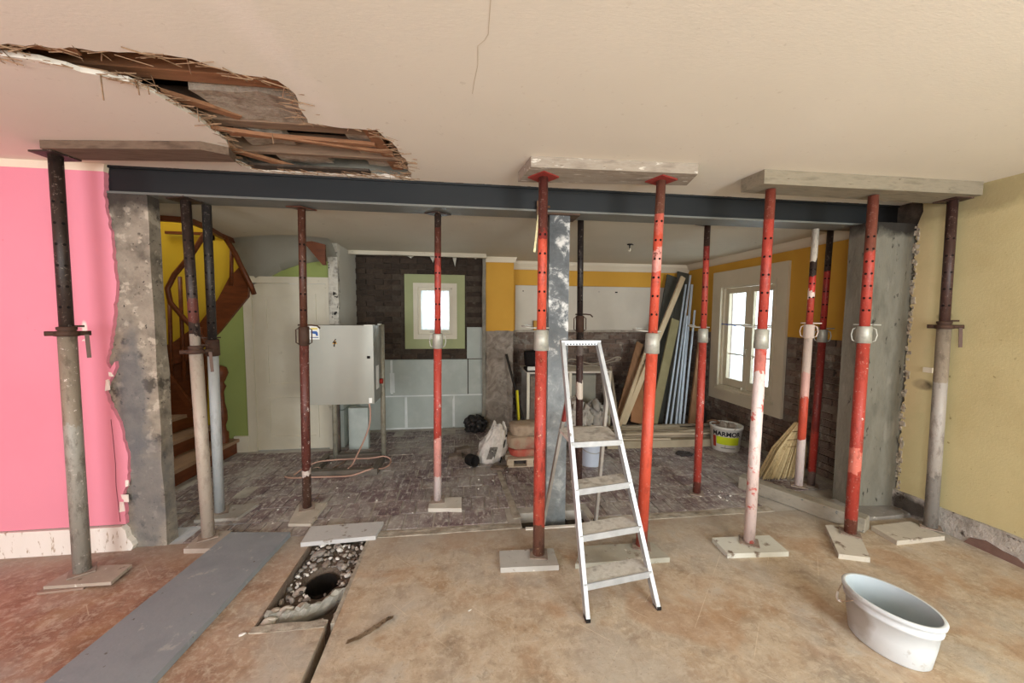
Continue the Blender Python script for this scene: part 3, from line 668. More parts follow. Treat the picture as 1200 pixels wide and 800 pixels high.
g = G(); g.lathe([(.055, .165), (.055, .28), (.035, .30), (.03, .36), (.05, .42), (.048, .52), (.03, .62), (.026, .74), (.05, .80), (.03, .84), (.05, .88), (.075, .95), (.06, 1.01), (0, 1.04)], 14, (-2.67, 4.50, 0)); loc(g.out('newel_post', M_stairwood, st), st)

# =================================================================== STEEL BEAM AND POST
bm_ = thing('steel_beam', (-2.27, 2.78, 2.37), 'dark blue grey steel beam spanning the whole opening under the ceiling', 'beam')
G().box(0, 5.98, 0, .2, 0, .014).out('bottom_flange', mat('flange_grey_steel', [L(96, 98, 94), L(116, 118, 112)], 3, rough=.5, stretch=(.4, 1, 1), spots=[(L(140, 138, 130), 20, .72, .76)]), bm_, bevel=.002)
G().box(0, 5.98, 0, .2, .161, .175).out('top_flange', M_beam, bm_, bevel=.002)
G().box(0, 5.98, .015, .185, .014, .161).out('web', M_beam, bm_)
g = G(); rr = random.Random(2)
for k in range(60):
    x = rr.uniform(.2, 5.9); w = rr.uniform(.01, .06); g.box(x, x + w, -.004, .02, .172, .172 + rr.uniform(.004, .012), jit=.002)
g.box(1.93, 2.12, -.005, .03, .172, .186)
o = g.out('mortar_crumb', M_darkmortar, bm_); o['kind'] = 'stuff'
sp = thing('steel_post', (.725, 2.90, -.085), 'galvanised steel post smeared with white plaster under the middle of the beam', 'post')
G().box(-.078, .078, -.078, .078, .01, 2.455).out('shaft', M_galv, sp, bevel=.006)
G().box(-.11, .11, -.10, .10, 0, .012).out('foot_plate', M_black, sp)
G().box(-.15, .15, -.105, .10, 2.443, 2.455).out('cap_plate', mat('rusty_cap', [L(70, 56, 48), L(96, 78, 64)], 9), sp)
# clamp and hanging strap hooked on the beam left of the post
ck = thing('beam_clamp', (.56, 2.765, 2.37), 'small rusty clamp with a hanging shiny strap on the beam left of the steel post', 'clamp')
M_rust = mat('dull_rust', [L(84, 58, 44), L(110, 82, 62), L(96, 90, 78)], 14, rough=.7, metal=.3, bump=.3)
G().box(-.025, .03, -.012, .012, -.03, .07).out('clamp_body', M_rust, ck, bevel=.003)
G().tube([(-.025, -.01, .02), (.07, -.01, .03)], .009, 8).out('clamp_screw', M_rust, ck)
G().bar((-.012, 0, -.03), (-.04, .0, -.30), .016, .006).out('strap', mat('shiny_strap_metal', [L(200, 190, 150)], rough=.25, metal=.6), ck)
G().bar((.02, 0, -.03), (.015, .0, -.36), .016, .008).out('strap', M_rust, ck)
# ceiling hook
ch = thing('ceiling_hook', (1.87, 4.11, 2.42), 'small bare ceiling lamp hook in the back room', 'hook')
G().lathe([(0, 0), (.03, 0), (.03, -.008), (.008, -.016), (.006, -.05), (0, -.05)], 12).out('rose', M_black, ch)
G().tube([(0, 0, -.04), (.012, 0, -.06), (.0, 0, -.085), (-.012, 0, -.07)], .006, 6).out('hook', M_white, ch)
g = G(); g.tube([(0, 0, 0), (.05, .02, -.004)], .006, 5); g.out('cable_end', M_black, ch)

# =================================================================== HEAD BOARDS (timber spreaders against the ceiling)
def headboard(p, z0, z1, label, m):
    cx = sum(q[0] for q in p) / 4; cy = sum(q[1] for q in p) / 4
    g = G(); g.prism([(q[0] - cx, q[1] - cy) for q in p], 'z', 0, z1 - z0)
    o = g.out('timber_spreader', m, None, bevel=.008, seg=2); o.location = (cx, cy, z0); tag(o, label, 'plank', 'timber spreaders under the ceiling'); return o


g = G(); g.prism([(-.46, -.05), (.41, -.16), (.52, -.10), (.50, .0), (-.48, .11)], 'z', 0, .044); o = g.out('timber_spreader', mat('grey_brown_spreader_wood', [L(88, 72, 60), L(114, 96, 80), L(76, 60, 48)], 4, stretch=(1, 9, 6), bump=.5, bscale=20), None, bevel=.006, seg=2)
o.location = (-1.84, 2.49, 2.50); tag(o, 'short brown timber spreader board under the ceiling by the pink wall', 'plank', 'timber spreaders under the ceiling')
M_b2 = mat('dusty_white_wood', [L(122, 110, 98), L(158, 148, 134), L(138, 126, 112)], 5, stretch=(1, 4, 4), bump=.5, bscale=24, spots=[(L(206, 200, 188), 10, .6, .66), (L(110, 92, 76), 18, .66, .7)])
M_b3 = mat('cement_grey_wood', [L(112, 104, 88), L(140, 131, 113), L(126, 117, 99)], 5, stretch=(1, 5, 5), bump=.6, bscale=24, spots=[(L(100, 88, 70), 16, .66, .7)])
headboard([(.40, 2.26), (1.44, 2.22), (1.49, 2.42), (.36, 2.52)], 2.482, 2.544, 'whitish timber spreader board above the two red props beside the ladder', M_b2)
headboard([(1.91, 2.24), (3.56, 2.22), (3.575, 2.44), (1.89, 2.42)], 2.455, 2.544, 'long cement grey timber spreader board near the pale yellow wall', M_b3)


# =================================================================== PROPS
def bands(name, bs, flecks=None, grime=.5):
    """painted steel tube: bs = [(height, colour)] upwards, ragged borders, rust and plaster flecks"""
    t = NT(name); v = t.coord(False); x = t.sep(v)
    h = t.math('DIVIDE', t.math('ADD', x[2], t.math('MULTIPLY', t.math('SUBTRACT', t.noise(v, 14, 5), .5), .16)), 2.6)
    c = t.ramp(h, [(max(0, z / 2.6), col) for z, col in bs], const=True)
    dark = t.mix(1, c, (.35, .3, .28, 1), 'MULTIPLY')
    c = t.mix(t.math('MULTIPLY', t.step(t.noise(t.stretch(v, (1, 1, .35)), 24, 7, .75), .5, .62), min(1, grime * 1.5)), c, dark)
    c = t.mix(t.math('MULTIPLY', t.step(t.noise(v, 55, 4, .7), .6, .68), .35), c, L(206, 186, 172))
    if flecks: c = t.mix(t.math('MULTIPLY', t.step(t.noise(v, flecks[1], 5, .7), flecks[2], flecks[2] + .05), .9), c, flecks[0])
    t.col(c); t.b.inputs['Roughness'].default_value = .5; t.b.inputs['Metallic'].default_value = .05; t.b.inputs['Specular IOR Level'].default_value = .45
    t.bump(t.noise(v, 70, 4), .3, .003); return t.m


RED = L(172, 64, 52); ORED = L(198, 80, 58); DRED = L(132, 46, 40); RUST = L(90, 50, 38); DARK = L(52, 40, 34); GREY = L(150, 146, 136); LG = L(178, 174, 164)
WHT = L(226, 212, 208); PINKW = L(214, 150, 140); BRN = L(92, 48, 40); WFL = (L(226, 214, 206), 30, .62)
M_gcol = mat('galvanised_collar', [L(138, 140, 132), L(176, 176, 166), L(152, 152, 142)], 14, rough=.45, metal=.35, bump=.4, bscale=40, world=False, spots=[(L(90, 84, 74), 22, .66, .7)])
M_rcol = mat('rusty_collar', [L(60, 44, 36), L(84, 62, 50)], 14, rough=.7, metal=.2, bump=.5, bscale=40, world=False)
M_plate = mat('dusty_plate', [L(110, 92, 82), L(150, 136, 124), L(136, 118, 106)], 16, rough=.7, bump=.4)
M_hole = mat('pin_hole_black', [L(20, 14, 12)], bump=0)


def prop(base, top, zc, style, mo, mi, label, r_out=.036, r_in=.029, col=None, rz=0, plate_top=True, coll=.12, holes=.12, plate=True, pl_m=None):
    b = Vector(base); tt = Vector(top); h = (tt - b).length
    rz = -math.atan2(b.x, b.y) * .85  # the crews turned the handles towards the room
    r = thing('steel_prop', b, label, 'prop', 'adjustable steel props')
    r.rotation_mode = 'QUATERNION'; q = Vector((0, 0, 1)).rotation_difference((tt - b).normalized()); r.rotation_quaternion = q @ Matrix.Rotation(rz, 3, 'Z').to_quaternion()
    m_o, m_i = mo, mi; col = col or M_gcol
    if plate: G().box(-.058, .058, -.058, .058, 0, .007).out('base_plate', M_plate, r, bevel=.001)
    G().tube([(0, 0, .006), (0, 0, zc)], r_out, 20).out('outer_tube', m_o, r)
    G().tube([(0, 0, zc - .05), (0, 0, h - .008)], r_in, 20).out('inner_tube', m_i, r)
    if plate_top: G().box(-.07, .07, -.07, .07, h - .009, h, m=Matrix.Rotation(.78, 4, 'Z')).out('top_plate', pl_m or m_i, r, bevel=.001)
    # holes through the inner tube, seen as dark dots
    g = G(); z = zc + .16
    while z < h - .25:
        for a in (-1.05, -2.15):
            d = Vector((math.cos(a), math.sin(a), 0)); g.tube([d * (r_in - .004) + Vector((0, 0, z)), d * (r_in + .0006) + Vector((0, 0, z))], .008, 8, smooth=False)
        z += holes
    o = g.out('pin_hole', M_hole, r); o['kind'] = 'stuff'
    if style == 'loops':
        G().lathe([(r_out, 0), (r_out + .008, .004), (r_out + .008, coll - .006), (r_out + .004, coll), (r_in, coll)], 20, (0, 0, zc - coll * .6)).out('collar', col, r)
        for s_ in (-1, 1):
            x0 = r_out + .004; z0 = zc - coll * .6
            G().tube([(s_ * x0, 0, z0 + .01), (s_ * (x0 + .02), 0, z0 + .02), (s_ * (x0 + .028), 0, z0 + coll / 2), (s_ * (x0 + .02), 0, z0 + coll - .02), (s_ * x0, 0, z0 + coll - .01)], .0045, 8).out('handle', col, r)
        zp = zc + coll * .4 + .012
        G().tube([(-.06, 0, zp), (.085, 0, zp)], .0055, 8).out('locking_pin', col, r)
    elif style == 'sleeve':
        G().lathe([(r_out, 0), (r_out + .01, .003), (r_out + .008, coll), (r_out - .004, coll + .006), (r_in, coll + .006)], 20, (0, 0, zc - coll * .75)).out('collar', col, r)
        zp = zc + coll * .27 + .014
        p = [(.05, 0, zp), (-.06, 0, zp), (-.10, .01, zp + .004), (-.125, .02, zp + .012), (-.10, .035, zp + .018), (-.06, .035, zp + .012)]
        G().tube(p, .005, 8).out('locking_pin', col, r)
    elif style == 'nut':
        G().lathe([(r_out, 0), (r_out + .014, .003), (r_out + .014, .03), (r_in + .006, .034), (r_in + .012, .04), (r_in + .012, .055), (r_in, .058)], 20, (0, 0, zc - .01)).out('collar', col, r)
        G().tube([(-.085, 0, zc + .008), (.095, 0, zc + .008)], .014, 10).out('nut_arm', col, r)
        G().tube([(.0, 0, zc + .05), (.07, -.01, zc + .05)], .006, 8).out('locking_pin', col, r)
        G().bar((.078, -.012, zc), (.082, -.012, zc - .14), .018, .01).out('handle', mat('worn_handle', [L(110, 92, 84)], metal=.3), r)
    elif style == 'bracket':
        G().lathe([(r_out, 0), (r_out + .004, .003), (r_out + .004, .14), (r_in, .145)], 20, (0, 0, zc - .11)).out('collar', col, r)
        for s_ in (-1, 1):
            x0 = r_out + .002; z0 = zc - .10
            G().tube([(s_ * x0, 0, z0), (s_ * (x0 + .018), 0, z0 + .01), (s_ * (x0 + .018), 0, z0 + .11), (s_ * x0, 0, z0 + .12)], .0045, 8).out('handle', col, r)
        G().tube([(-.04, 0, zc + .045), (.05, 0, zc + .045), (.09, 0, zc + .04), (.11, 0, zc + .02)], .006, 8).out('locking_pin', col, r)
    return r


G1 = bands('p_grey_lower', [(0, GREY), (.9, L(140, 128, 112))], WFL, .4)
prop((-2.305, 2.503, .033), (-2.31, 2.53, 2.50), 1.44, 'nut', G1, bands('p_dark_upper', [(0, DARK)], None, .5), 'dark topped grey steel prop standing nearest the pink wall', .040, .031, M_rcol)
prop((-1.786, 2.80, .035), (-1.865, 2.865, 2.37), 1.30, 'nut', bands('p_cream_lower', [(0, L(170, 158, 144))], (L(110, 100, 90), 30, .62), .2), bands('p_dark_upper2', [(0, L(150, 140, 128)), (1.42, DARK), (1.5, BRN), (1.66, DARK)], None, .5), 'dark topped prop with cream lower tube, nearer of the pair by the left column', .038, .030, M_rcol)
prop((-1.931, 3.17, .028), (-1.785, 2.945, 2.37), 1.36, 'sleeve', bands('p_blue_grey_lower', [(0, L(172, 176, 176))], None, .2), bands('p_dark_upper3', [(0, L(44, 40, 38))], None, .4), 'dark topped prop with blue grey lower tube, farther of the pair by the left column', .034, .028, M_rcol, plate_top=False)
prop((-1.275, 3.17, .024), (-1.16, 2.95, 2.37), 1.46, 'bracket', bands('p_maroon', [(0, L(86, 60, 48)), (.28, L(226, 214, 204)), (.34, BRN)], WFL, .5), bands('p_maroon_up', [(0, L(84, 50, 36))], None, .4), 'dark maroon rusty prop in front of the grey electrical cabinet', .033, .026, M_rcol)
prop((-.222, 3.15, .035), (-.19, 2.95, 2.37), 1.38, 'loops', bands('p_red_white_low', [(0, WHT), (.22, PINKW), (.55, RED)], WFL, .35), bands('p_red_up', [(0, RED), (1.95, DRED), (2.05, RUST), (2.25, DARK)], None, .4), 'slim red prop with whitened foot in front of the small window', .032, .025)
prop((.487, 2.33, .035), (.505, 2.40, 2.482), 1.44, 'sleeve', bands('p_rust_low', [(0, L(110, 74, 60)), (.2, L(180, 76, 60)), (.4, RED)], (L(214, 190, 150), 34, .63), .5), bands('p_red_up5', [(0, ORED), (2.05, DRED), (2.12, BRN)], None, .45), 'red prop with rusty foot left of the steel post', .038, .030, pl_m=mat('red_plate', [L(140, 52, 44)]), coll=.13)
prop((1.205, 2.337, .035), (1.268, 2.345, 2.482), 1.42, 'sleeve', bands('p_bright_low', [(0, L(150, 66, 50)), (.12, ORED)], None, .25), bands('p_mix_up6', [(0, ORED), (1.85, L(220, 150, 140)), (2.0, ORED), (2.12, L(200, 100, 84)), (2.22, L(110, 70, 56))], (L(110, 60, 50), 20, .6), .3), 'bright orange red prop just right of the aluminium ladder', .037, .029, pl_m=mat('red_plate2', [L(140, 52, 44)]), coll=.13)
prop((1.977, 2.29, .035), (2.03, 2.32, 2.456), 1.45, 'sleeve', bands('p_white_low', [(0, L(216, 196, 190)), (.5, WHT), (1.18, L(200, 120, 110)), (1.36, RED)], (L(196, 72, 60), 9, .56), .25), bands('p_red_up7', [(0, RED), (2.2, L(130, 62, 48))], None, .4), 'red topped prop with mostly white lower tube on a square board', .035, .030, plate_top=False, coll=.13)
prop((2.795, 2.30, .035), (2.83, 2.33, 2.456), 1.46, 'loops', bands('p_red_low8', [(0, L(120, 70, 56)), (.1, RED), (.45, L(214, 120, 104)), (.62, RED)], WFL, .35), bands('p_red_up8', [(0, RED), (2.02, L(120, 66, 52))], None, .35), 'red prop with dark pin holes in front of the right column', .036, .030, plate_top=False, holes=.085)
prop((3.485, 2.30, .035), (3.50, 2.34, 2.456), 1.50, 'nut', bands('p_grey_low9', [(0, L(136, 132, 126)), (.4, L(160, 154, 146)), (1.1, L(140, 128, 112))], None, .35), bands('p_dark_up9', [(0, L(66, 44, 38))], None, .4), 'dark topped grey prop leaning by the pale yellow wall', .038, .029, M_rcol)
prop((2.10, 3.07, .004), (2.12, 3.10, 2.42), 1.46, 'sleeve', bands('p_red_low10', [(0, L(110, 60, 50)), (.1, RED)], WFL, .4), bands('p_red_up10', [(0, RED), (2.12, DRED), (2.2, L(56, 40, 32))], None, .4), 'thin red prop standing before the leaning boards', .032, .025)
prop((2.946, 2.885, .115), (3.01, 2.93, 2.37), 1.38, 'loops', bands('p_white_low11', [(0, WHT), (.35, WHT), (.42, ORED), (.78, L(214, 170, 160)), (1.0, L(206, 190, 178))], None, .25), bands('p_mix_up11', [(0, RED), (1.65, L(230, 210, 200)), (1.72, L(190, 50, 40)), (1.83, DARK), (1.97, L(214, 206, 190))], None, .4), 'red and white banded prop standing on the grey timber', .031, .025, mat('pinkish_white_collar', [L(206, 190, 178)], bump=.3), plate_top=False)
prop((3.287, 3.09, .004), (3.36, 3.12, 2.42), 1.44, 'loops', bands('p_red_low12', [(0, L(120, 100, 92)), (.14, L(170, 56, 46)), (.5, DRED)], None, .35), bands('p_red_up12', [(0, L(160, 46, 38)), (2.02, DARK)], None, .45), 'dark red prop farthest right, beside the broom', .031, .025)
prop((1.09, 3.38, .004), (.98, 3.12, 2.42), 1.58, 'bracket', bands('p_black_low13', [(0, L(84, 62, 56)), (.5, L(70, 46, 42)), (.86, L(226, 216, 204)), (1.0, L(66, 44, 40)), (1.25, L(116, 106, 102)), (1.36, L(40, 32, 30))], None, .4), bands('p_black_up13', [(0, L(38, 30, 28))], None, .4), 'blackish prop standing behind the aluminium ladder', .032, .026, M_rcol, plate_top=False)


# boards under the props
def footboard(p, z0, z1, label, m):
    cx = sum(q[0] for q in p) / len(p); cy = sum(q[1] for q in p) / len(p)
    g = G(); g.prism([(q[0] - cx, q[1] - cy) for q in p], 'z', 0, z1 - z0); o = g.out('sole_board', m, None, bevel=.003); o.location = (cx, cy, z0)
    return tag(o, label, 'board', 'boards under the props')


def M_sb(n, *c):
    q = []
    for k in c:
        g_ = (k[0] + k[1] + k[2]) / 3; q.append(tuple((v * .6 + g_ * .4) * 1.0 for v in k[:3]) + (1,))
    return mat(n, q, 6, bump=.5, bscale=40, spots=[(L(120, 106, 92), 11, .6, .68), (L(206, 202, 192), 24, .66, .7)])



footboard([(-2.41, 2.36), (-2.43, 2.56), (-2.22, 2.55), (-2.19, 2.375)], .0, .012, 'thin brown board under the left half of the prop by the pink wall', M_sb('brown_sole', L(150, 118, 94), L(170, 138, 112)))
footboard([(-2.40, 2.385), (-2.38, 2.555), (-2.065, 2.54), (-2.05, 2.38)], .013, .032, 'pale brown board under the prop by the pink wall', M_sb('tan_sole', L(164, 144, 120), L(184, 166, 142)))
footboard([(-1.86, 2.67), (-1.87, 2.86), (-1.67, 2.87), (-1.665, 2.65)], .0, .033, 'square pale board under the cream prop by the left column', M_sb('grey_tan_sole', L(160, 140, 118), L(186, 172, 154)))
footboard([(-2.05, 3.06), (-2.10, 3.28), (-1.70, 3.28), (-1.74, 3.06)], .0, .026, 'dusty board under the blue grey prop', M_sb('dusty_sole', L(150, 142, 128), L(168, 160, 146)))
footboard([(-1.318, 2.93), (-1.37, 3.24), (-1.14, 3.24), (-1.147, 2.91)], .0, .022, 'beige board under the maroon prop', M_sb('beige_sole', L(178, 166, 144), L(196, 184, 162)))
footboard([(-.289, 3.02), (-.286, 3.20), (-.019, 3.18), (-.018, 2.99)], .0, .033, 'small whitish board under the slim red prop by the small window', M_sb('whitish_sole', L(188, 180, 160), L(206, 198, 180)))
footboard([(.226, 2.23), (.235, 2.40), (.60, 2.385), (.594, 2.21)], .0, .033, 'grey board under the rusty footed red prop left of the steel post', M_sb('cool_grey_sole', L(168, 164, 152), L(186, 182, 172)))
footboard([(.70, 2.21), (.80, 2.385), (1.30, 2.37), (1.335, 2.20)], .0, .033, 'long greenish grey board behind the ladder feet', M_sb('green_grey_sole', L(160, 158, 136), L(178, 174, 152)))
footboard([(1.739, 2.19), (1.756, 2.37), (2.187, 2.35), (2.164, 2.16)], .0, .033, 'pale green white board under the white lower prop', M_sb('pale_sole', L(200, 202, 184), L(212, 212, 196)))
footboard([(2.476, 2.10), (2.72, 2.42), (2.954, 2.40), (2.645, 2.04)], .0, .033, 'off square cream board under the red prop before the right column', M_sb('cream_sole', L(198, 190, 168), L(210, 202, 182)))
footboard([(3.034, 2.18), (3.058, 2.37), (3.43, 2.39), (3.45, 2.19)], .0, .033, 'cream board under the grey prop by the pale yellow wall', M_sb('cream_sole2', L(188, 176, 152), L(204, 192, 168)))
footboard([(-1.118, 2.655), (-1.125, 2.86), (-.61, 2.87), (-.625, 2.68)], .0, .03, 'light grey blue board lying across the far end of the trench', M_sb('light_grey_board', L(182, 184, 182), L(192, 194, 192)))
# big grey board on the floor
g = G(); g.prism([(-.38, -1.10), (.08, -1.12), (.245, 1.0), (-.18, 1.05)], 'z', 0, .035)
o = g.out('long_floor_board', mat('blue_grey_board', [L(122, 128, 133), L(137, 143, 148), L(129, 135, 140)], 3, rough=.7, bump=.25, spots=[(L(158, 160, 160), 12, .62, .68), (L(100, 98, 94), 26, .68, .72)]), None, bevel=.003)
o.location = (-1.486, 1.79, .0); tag(o, 'long blue grey board lying on the floor at left', 'board')

# =================================================================== TRENCH
tr = thing('floor_trench', (-.88, 2.3, -.12), 'open trench in the floor filled with rubble, with a dark round hole', 'hole')


def gz(x, y):
    d = math.hypot((x + .875) / .095, (y - 2.35) / .11)
    z = -.055 + .02 * noise.noise(Vector((x * 9, y * 9, 0))) + .03 * max(0, (y - 2.45) / .3)
    if d < 1.0: z = -.50
    elif d < 1.2: z -= .05 * (1.2 - d) / .2
    if y < 2.17: z = min(z, -.10)
    return z


g = G(); g.grid(-1.075, -.655, 1.92, 2.72, 34, 60, lambda x, y: (x, y, gz(x, y)), smooth=False)
o = g.out('gravel_bed', mat('brown_hardcore', [L(70, 60, 52), L(110, 98, 86), L(90, 78, 68)], 30, bump=1, bscale=90, bdist=.01,), tr); o.location = -Vector(tr.location)
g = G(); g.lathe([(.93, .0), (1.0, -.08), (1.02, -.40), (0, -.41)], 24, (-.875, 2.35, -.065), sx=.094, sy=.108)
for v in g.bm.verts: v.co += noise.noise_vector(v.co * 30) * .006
o = g.out('dark_shaft', mat('dark_earth_shaft_shade', [L(26, 22, 19), L(42, 36, 30)], 30, bump=.6), tr); o.location = -Vector(tr.location)  # near-black earth colour carries the shade deep in the hole
for (x0, x1, y0, y1) in ((-.69, -.665, 1.95, 2.70), (-1.075, -1.06, 1.98, 2.70)):
    g = G(); g.box(x0, x1, y0, y1, -.10, -.002, jit=.003); o = g.out('edge_batten', M_mortar if x0 > -1 else M_rubble, tr); o.location = -Vector(tr.location)
# jagged curved shell of plaster (broken duct rim)
g = G(); V0 = []; n_ = 20
for i in range(n_ + 1):
    f = i / n_; x = -1.055 + .37 * f; y = 2.06 + .12 * f + .05 * math.sin(math.pi * f) * -1 + .05 * f * f
    row = []
    for k in range(6):
        a = k / 5 * 1.7; yy = y - .05 * math.sin(a) * 1.0 + .05 * (1 - math.cos(a)); zz = -.10 + .10 * math.sin(a * .92)
        if k > 2: zz += random.uniform(-.014, .014); yy += random.uniform(-.010, .016)
        row.append(g.bm.verts.new((x, yy, zz)))
    V0.append(row)
for a, b in zip(V0, V0[1:]):
    for k in range(5): q = g.bm.faces.new([a[k], b[k], b[k + 1], a[k + 1]]); q.smooth = k < 2
bmesh.ops.solidify(g.bm, geom=g.bm.faces[:], thickness=.012)
o = g.out('broken_duct_rim', mat('pale_plaster_shell', [L(168, 166, 156), L(206, 204, 194), L(190, 186, 176)], 8, bump=.5), tr); o.location = -Vector(tr.location)
for k, (x, y, s_) in enumerate(((-1.03, 2.02, .036), (-.975, 2.09, .036), (-1.03, 2.09, .03), (-.90, 2.12, .026))):
    g = G(); g.box(-s_, s_, -s_ * .8, s_ * .8, -s_ * .8, s_ * .9); g.rough(3, s_ * .7, 20)
    o = tag(g.out('plaster_lump', mat('lump%d' % k, [L(176, 170, 158), L(200, 194, 182)], 9, bump=.6)), ['whitish plaster lump at the near left corner of the trench', 'whitish plaster lump leaning on the broken rim in the trench', 'pale plaster lump against the left edge of the trench', 'small pale lump beside the dark hole in the trench'][k], 'rubble'); o.location = (x, y, -.045)
g = G(); g.box(-1.07, -.71, 1.93, 1.975, -.05, .004).rough(7, .008, 22); o = g.out('mortar_lip', M_mortar, tr); o.location = -Vector(tr.location)
# stones
sh = []
cols = [M_sb('stone_white', L(206, 200, 188), L(226, 222, 212)), M_sb('stone_grey', L(120, 112, 102), L(150, 142, 130)), M_sb('stone_brown', L(112, 96, 82), L(138, 120, 104)), M_sb('stone_dark', L(76, 68, 60), L(100, 90, 80)), M_sb('stone_tan', L(158, 144, 126), L(176, 162, 144))]
for k in range(10):
    g = G(); bmesh.ops.create_icosphere(g.bm, subdivisions=1, radius=1)
    for v in g.bm.verts: v.co = Vector((v.co.x * 1.2, v.co.y * .85, v.co.z * .65)) * random.uniform(.75, 1.15)
    sh.append(g.out('rubble_stone', cols[k % 5], None))
n = 0; rr = random.Random(11)
while n < 230:
    x = rr.uniform(-1.05, -.70); y = rr.uniform(2.10, 2.69)
    d = math.hypot((x + .875) / .095, (y - 2.35) / .11)
    if d < 1.18 or (y < 2.2 and rr.random() < .7): continue
    o = sh[n] if n < 10 else sh[rr.choice([0, 0, 5, 1, 1, 2, 4, 5, 6, 7, 8, 9, 4])].copy()
    if n >= 10: C.objects.link(o)
    s_ = rr.choice([.007, .009, .011, .014, .019]) * rr.uniform(.8, 1.25)
    o.scale = (s_, s_, s_); o.location = (x, y, gz(x, y) + s_ * .45 + rr.uniform(0, .012)); o.rotation_euler = (rr.uniform(-.5, .5), rr.uniform(-.5, .5), rr.uniform(0, 6))
    tag(o, ['small white broken stone in the rubble filling the floor trench', 'small grey broken stone in the rubble filling the floor trench', 'small brown broken stone in the rubble filling the floor trench', 'small dark broken stone in the rubble filling the floor trench', 'small tan broken stone in the rubble filling the floor trench'][cols.index(o.data.materials[0])], 'stone', ['white', 'grey', 'brown', 'dark', 'tan'][cols.index(o.data.materials[0])] + ' rubble stones in the floor trench'); n += 1
for (x, y, s_, m_, lab) in ((-.985, 2.60, .05, 1, 'large flat grey stone at the far left of the trench'), (-.97, 2.27, .042, 4, 'large tan stone left of the dark hole'), (-.80, 2.48, .036, 1, 'rounded grey stone beyond the dark hole'), (-.90, 2.50, .032, 2, 'brown stone at the far rim of the dark hole')):
    o = sh[m_].copy(); C.objects.link(o); o.scale = (s_, s_, s_ * .7); o.location = (x, y, gz(x, y) + s_ * .3); o.rotation_euler = (.1, .2, x * 9); o['label'] = lab; o['category'] = 'stone'
    if 'group' in o: del o['group']
# small chips scattered over the back floor
ch0 = None
for k in range(60):
    x = rr.uniform(-1.7, 2.9); y = rr.uniform(2.95, 4.2)
    if k < 14: x = 2.2 + rr.uniform(-.12, .18); y = 2.95 + rr.uniform(-.05, .2)
    o = sh[0].copy(); C.objects.link(o); s_ = rr.uniform(.004, .010); o.scale = (s_, s_, s_); o.location = (x, y, .003 + s_ * .5); o.rotation_euler = (0, 0, rr.uniform(0, 6))
    tag(o, 'tiny white plaster chip scattered on the tiled back floor', 'chip', 'white plaster chips on the back floor')
# debris on the front floor
db = thing('floor_scrap', (-.46, 1.88, 0), 'curled torn strip of floor covering near the trench slot', 'scrap')
g = G(); g.grid(-.11, .09, -.016, .016, 16, 4, lambda x, y: (x, y + .4 * x + .02 * math.sin(x * 16) , .004 + .010 * (1 + math.sin(x * 30 + y * 60)) * .5 + (abs(y) * .5 if x > .03 else 0)))
for v in g.bm.verts: v.co += noise.noise_vector(v.co * 40) * .005
for v in g.bm.verts: v.co.z = max(v.co.z, .002)
bmesh.ops.solidify(g.bm, geom=g.bm.faces[:], thickness=.002); g.out('strip', mat('curled_glue_strip', [L(112, 92, 72), L(160, 140, 114), L(70, 56, 44)], 30, bump=.5), db)
o = sh[0].copy(); C.objects.link(o); o.scale = (.012, .007, .006); o.location = (.03, 1.95, .003); tag(o, 'single white chip on the bare front floor', 'chip')
if 'group' in o: del o['group']
o = sh[0].copy(); C.objects.link(o); o.scale = (.016, .02, .012); o.location = (-1.10, 1.93, .006); tag(o, 'white pebble left of the trench lip', 'stone')
if 'group' in o: del o['group']

# =================================================================== LADDER
ld = thing('stepladder', (.84, 1.83, 0), 'paint spattered aluminium stepladder standing open in the middle', 'ladder')
M_alu = mat('dusty_aluminium', [L(160, 164, 166), L(190, 194, 196)], 10, rough=.4, metal=.3, bump=.2, world=False, spots=[(L(120, 112, 104), 16, .66, .7)])
M_alud = mat('grimy_tread_top', [L(176, 172, 162), L(204, 202, 194), L(140, 134, 124)], 14, rough=.7, bump=.6, world=False)
base = Vector(ld.location)


def W2(p): return Vector(p) - base


FL0, FL1 = (.645, 1.815, 0), (.632, 2.35, 1.43); FR0, FR1 = (1.058, 1.85, 0), (.868, 2.35, 1.43)
lerp = lambda a, b, t: Vector(a).lerp(Vector(b), t)
for a, b in ((FL0, FL1), (FR0, FR1)): G().bar(W2(a), W2(b), .022, .05, (0, 1, 0)).out('front_rail', M_alu, ld, bevel=.002)
RL0, RLM, RL1 = (.60, 2.72, 0), (.700, 2.47, 1.02), (.662, 2.42, 1.38); RR0, RRM, RR1 = (1.017, 2.714, 0), (.985, 2.47, 1.02), (.915, 2.42, 1.36)
M_rear = mat('dirty_rear_rail', [L(150, 146, 138), L(176, 172, 164)], 10, rough=.5, metal=.3, world=False, blobs=[])
for a, m_, b in ((RL0, RLM, RL1), (RR0, RRM, RR1)):
    g = G(); g.bar(W2(a), W2(m_), .02, .035, (0, 1, 0)); g.bar(W2(Vector(m_) - Vector((0, 0, .005))), W2(b), .02, .035, (0, 1, 0)); g.out('rear_rail', M_rear, ld, bevel=.002)
G().bar(W2(lerp(RL0, RLM, .8)), W2(lerp(RR0, RRM, .8)), .02, .02).out('rear_brace', M_rear, ld)
G().bar(W2(lerp(RL0, RLM, .86) + Vector((0, -.02, 0))), W2(lerp(RL0, RLM, .99) + Vector((0, -.02, 0))), .024, .02).out('red_tape', mat('red_tape', [L(130, 50, 44)]), ld)
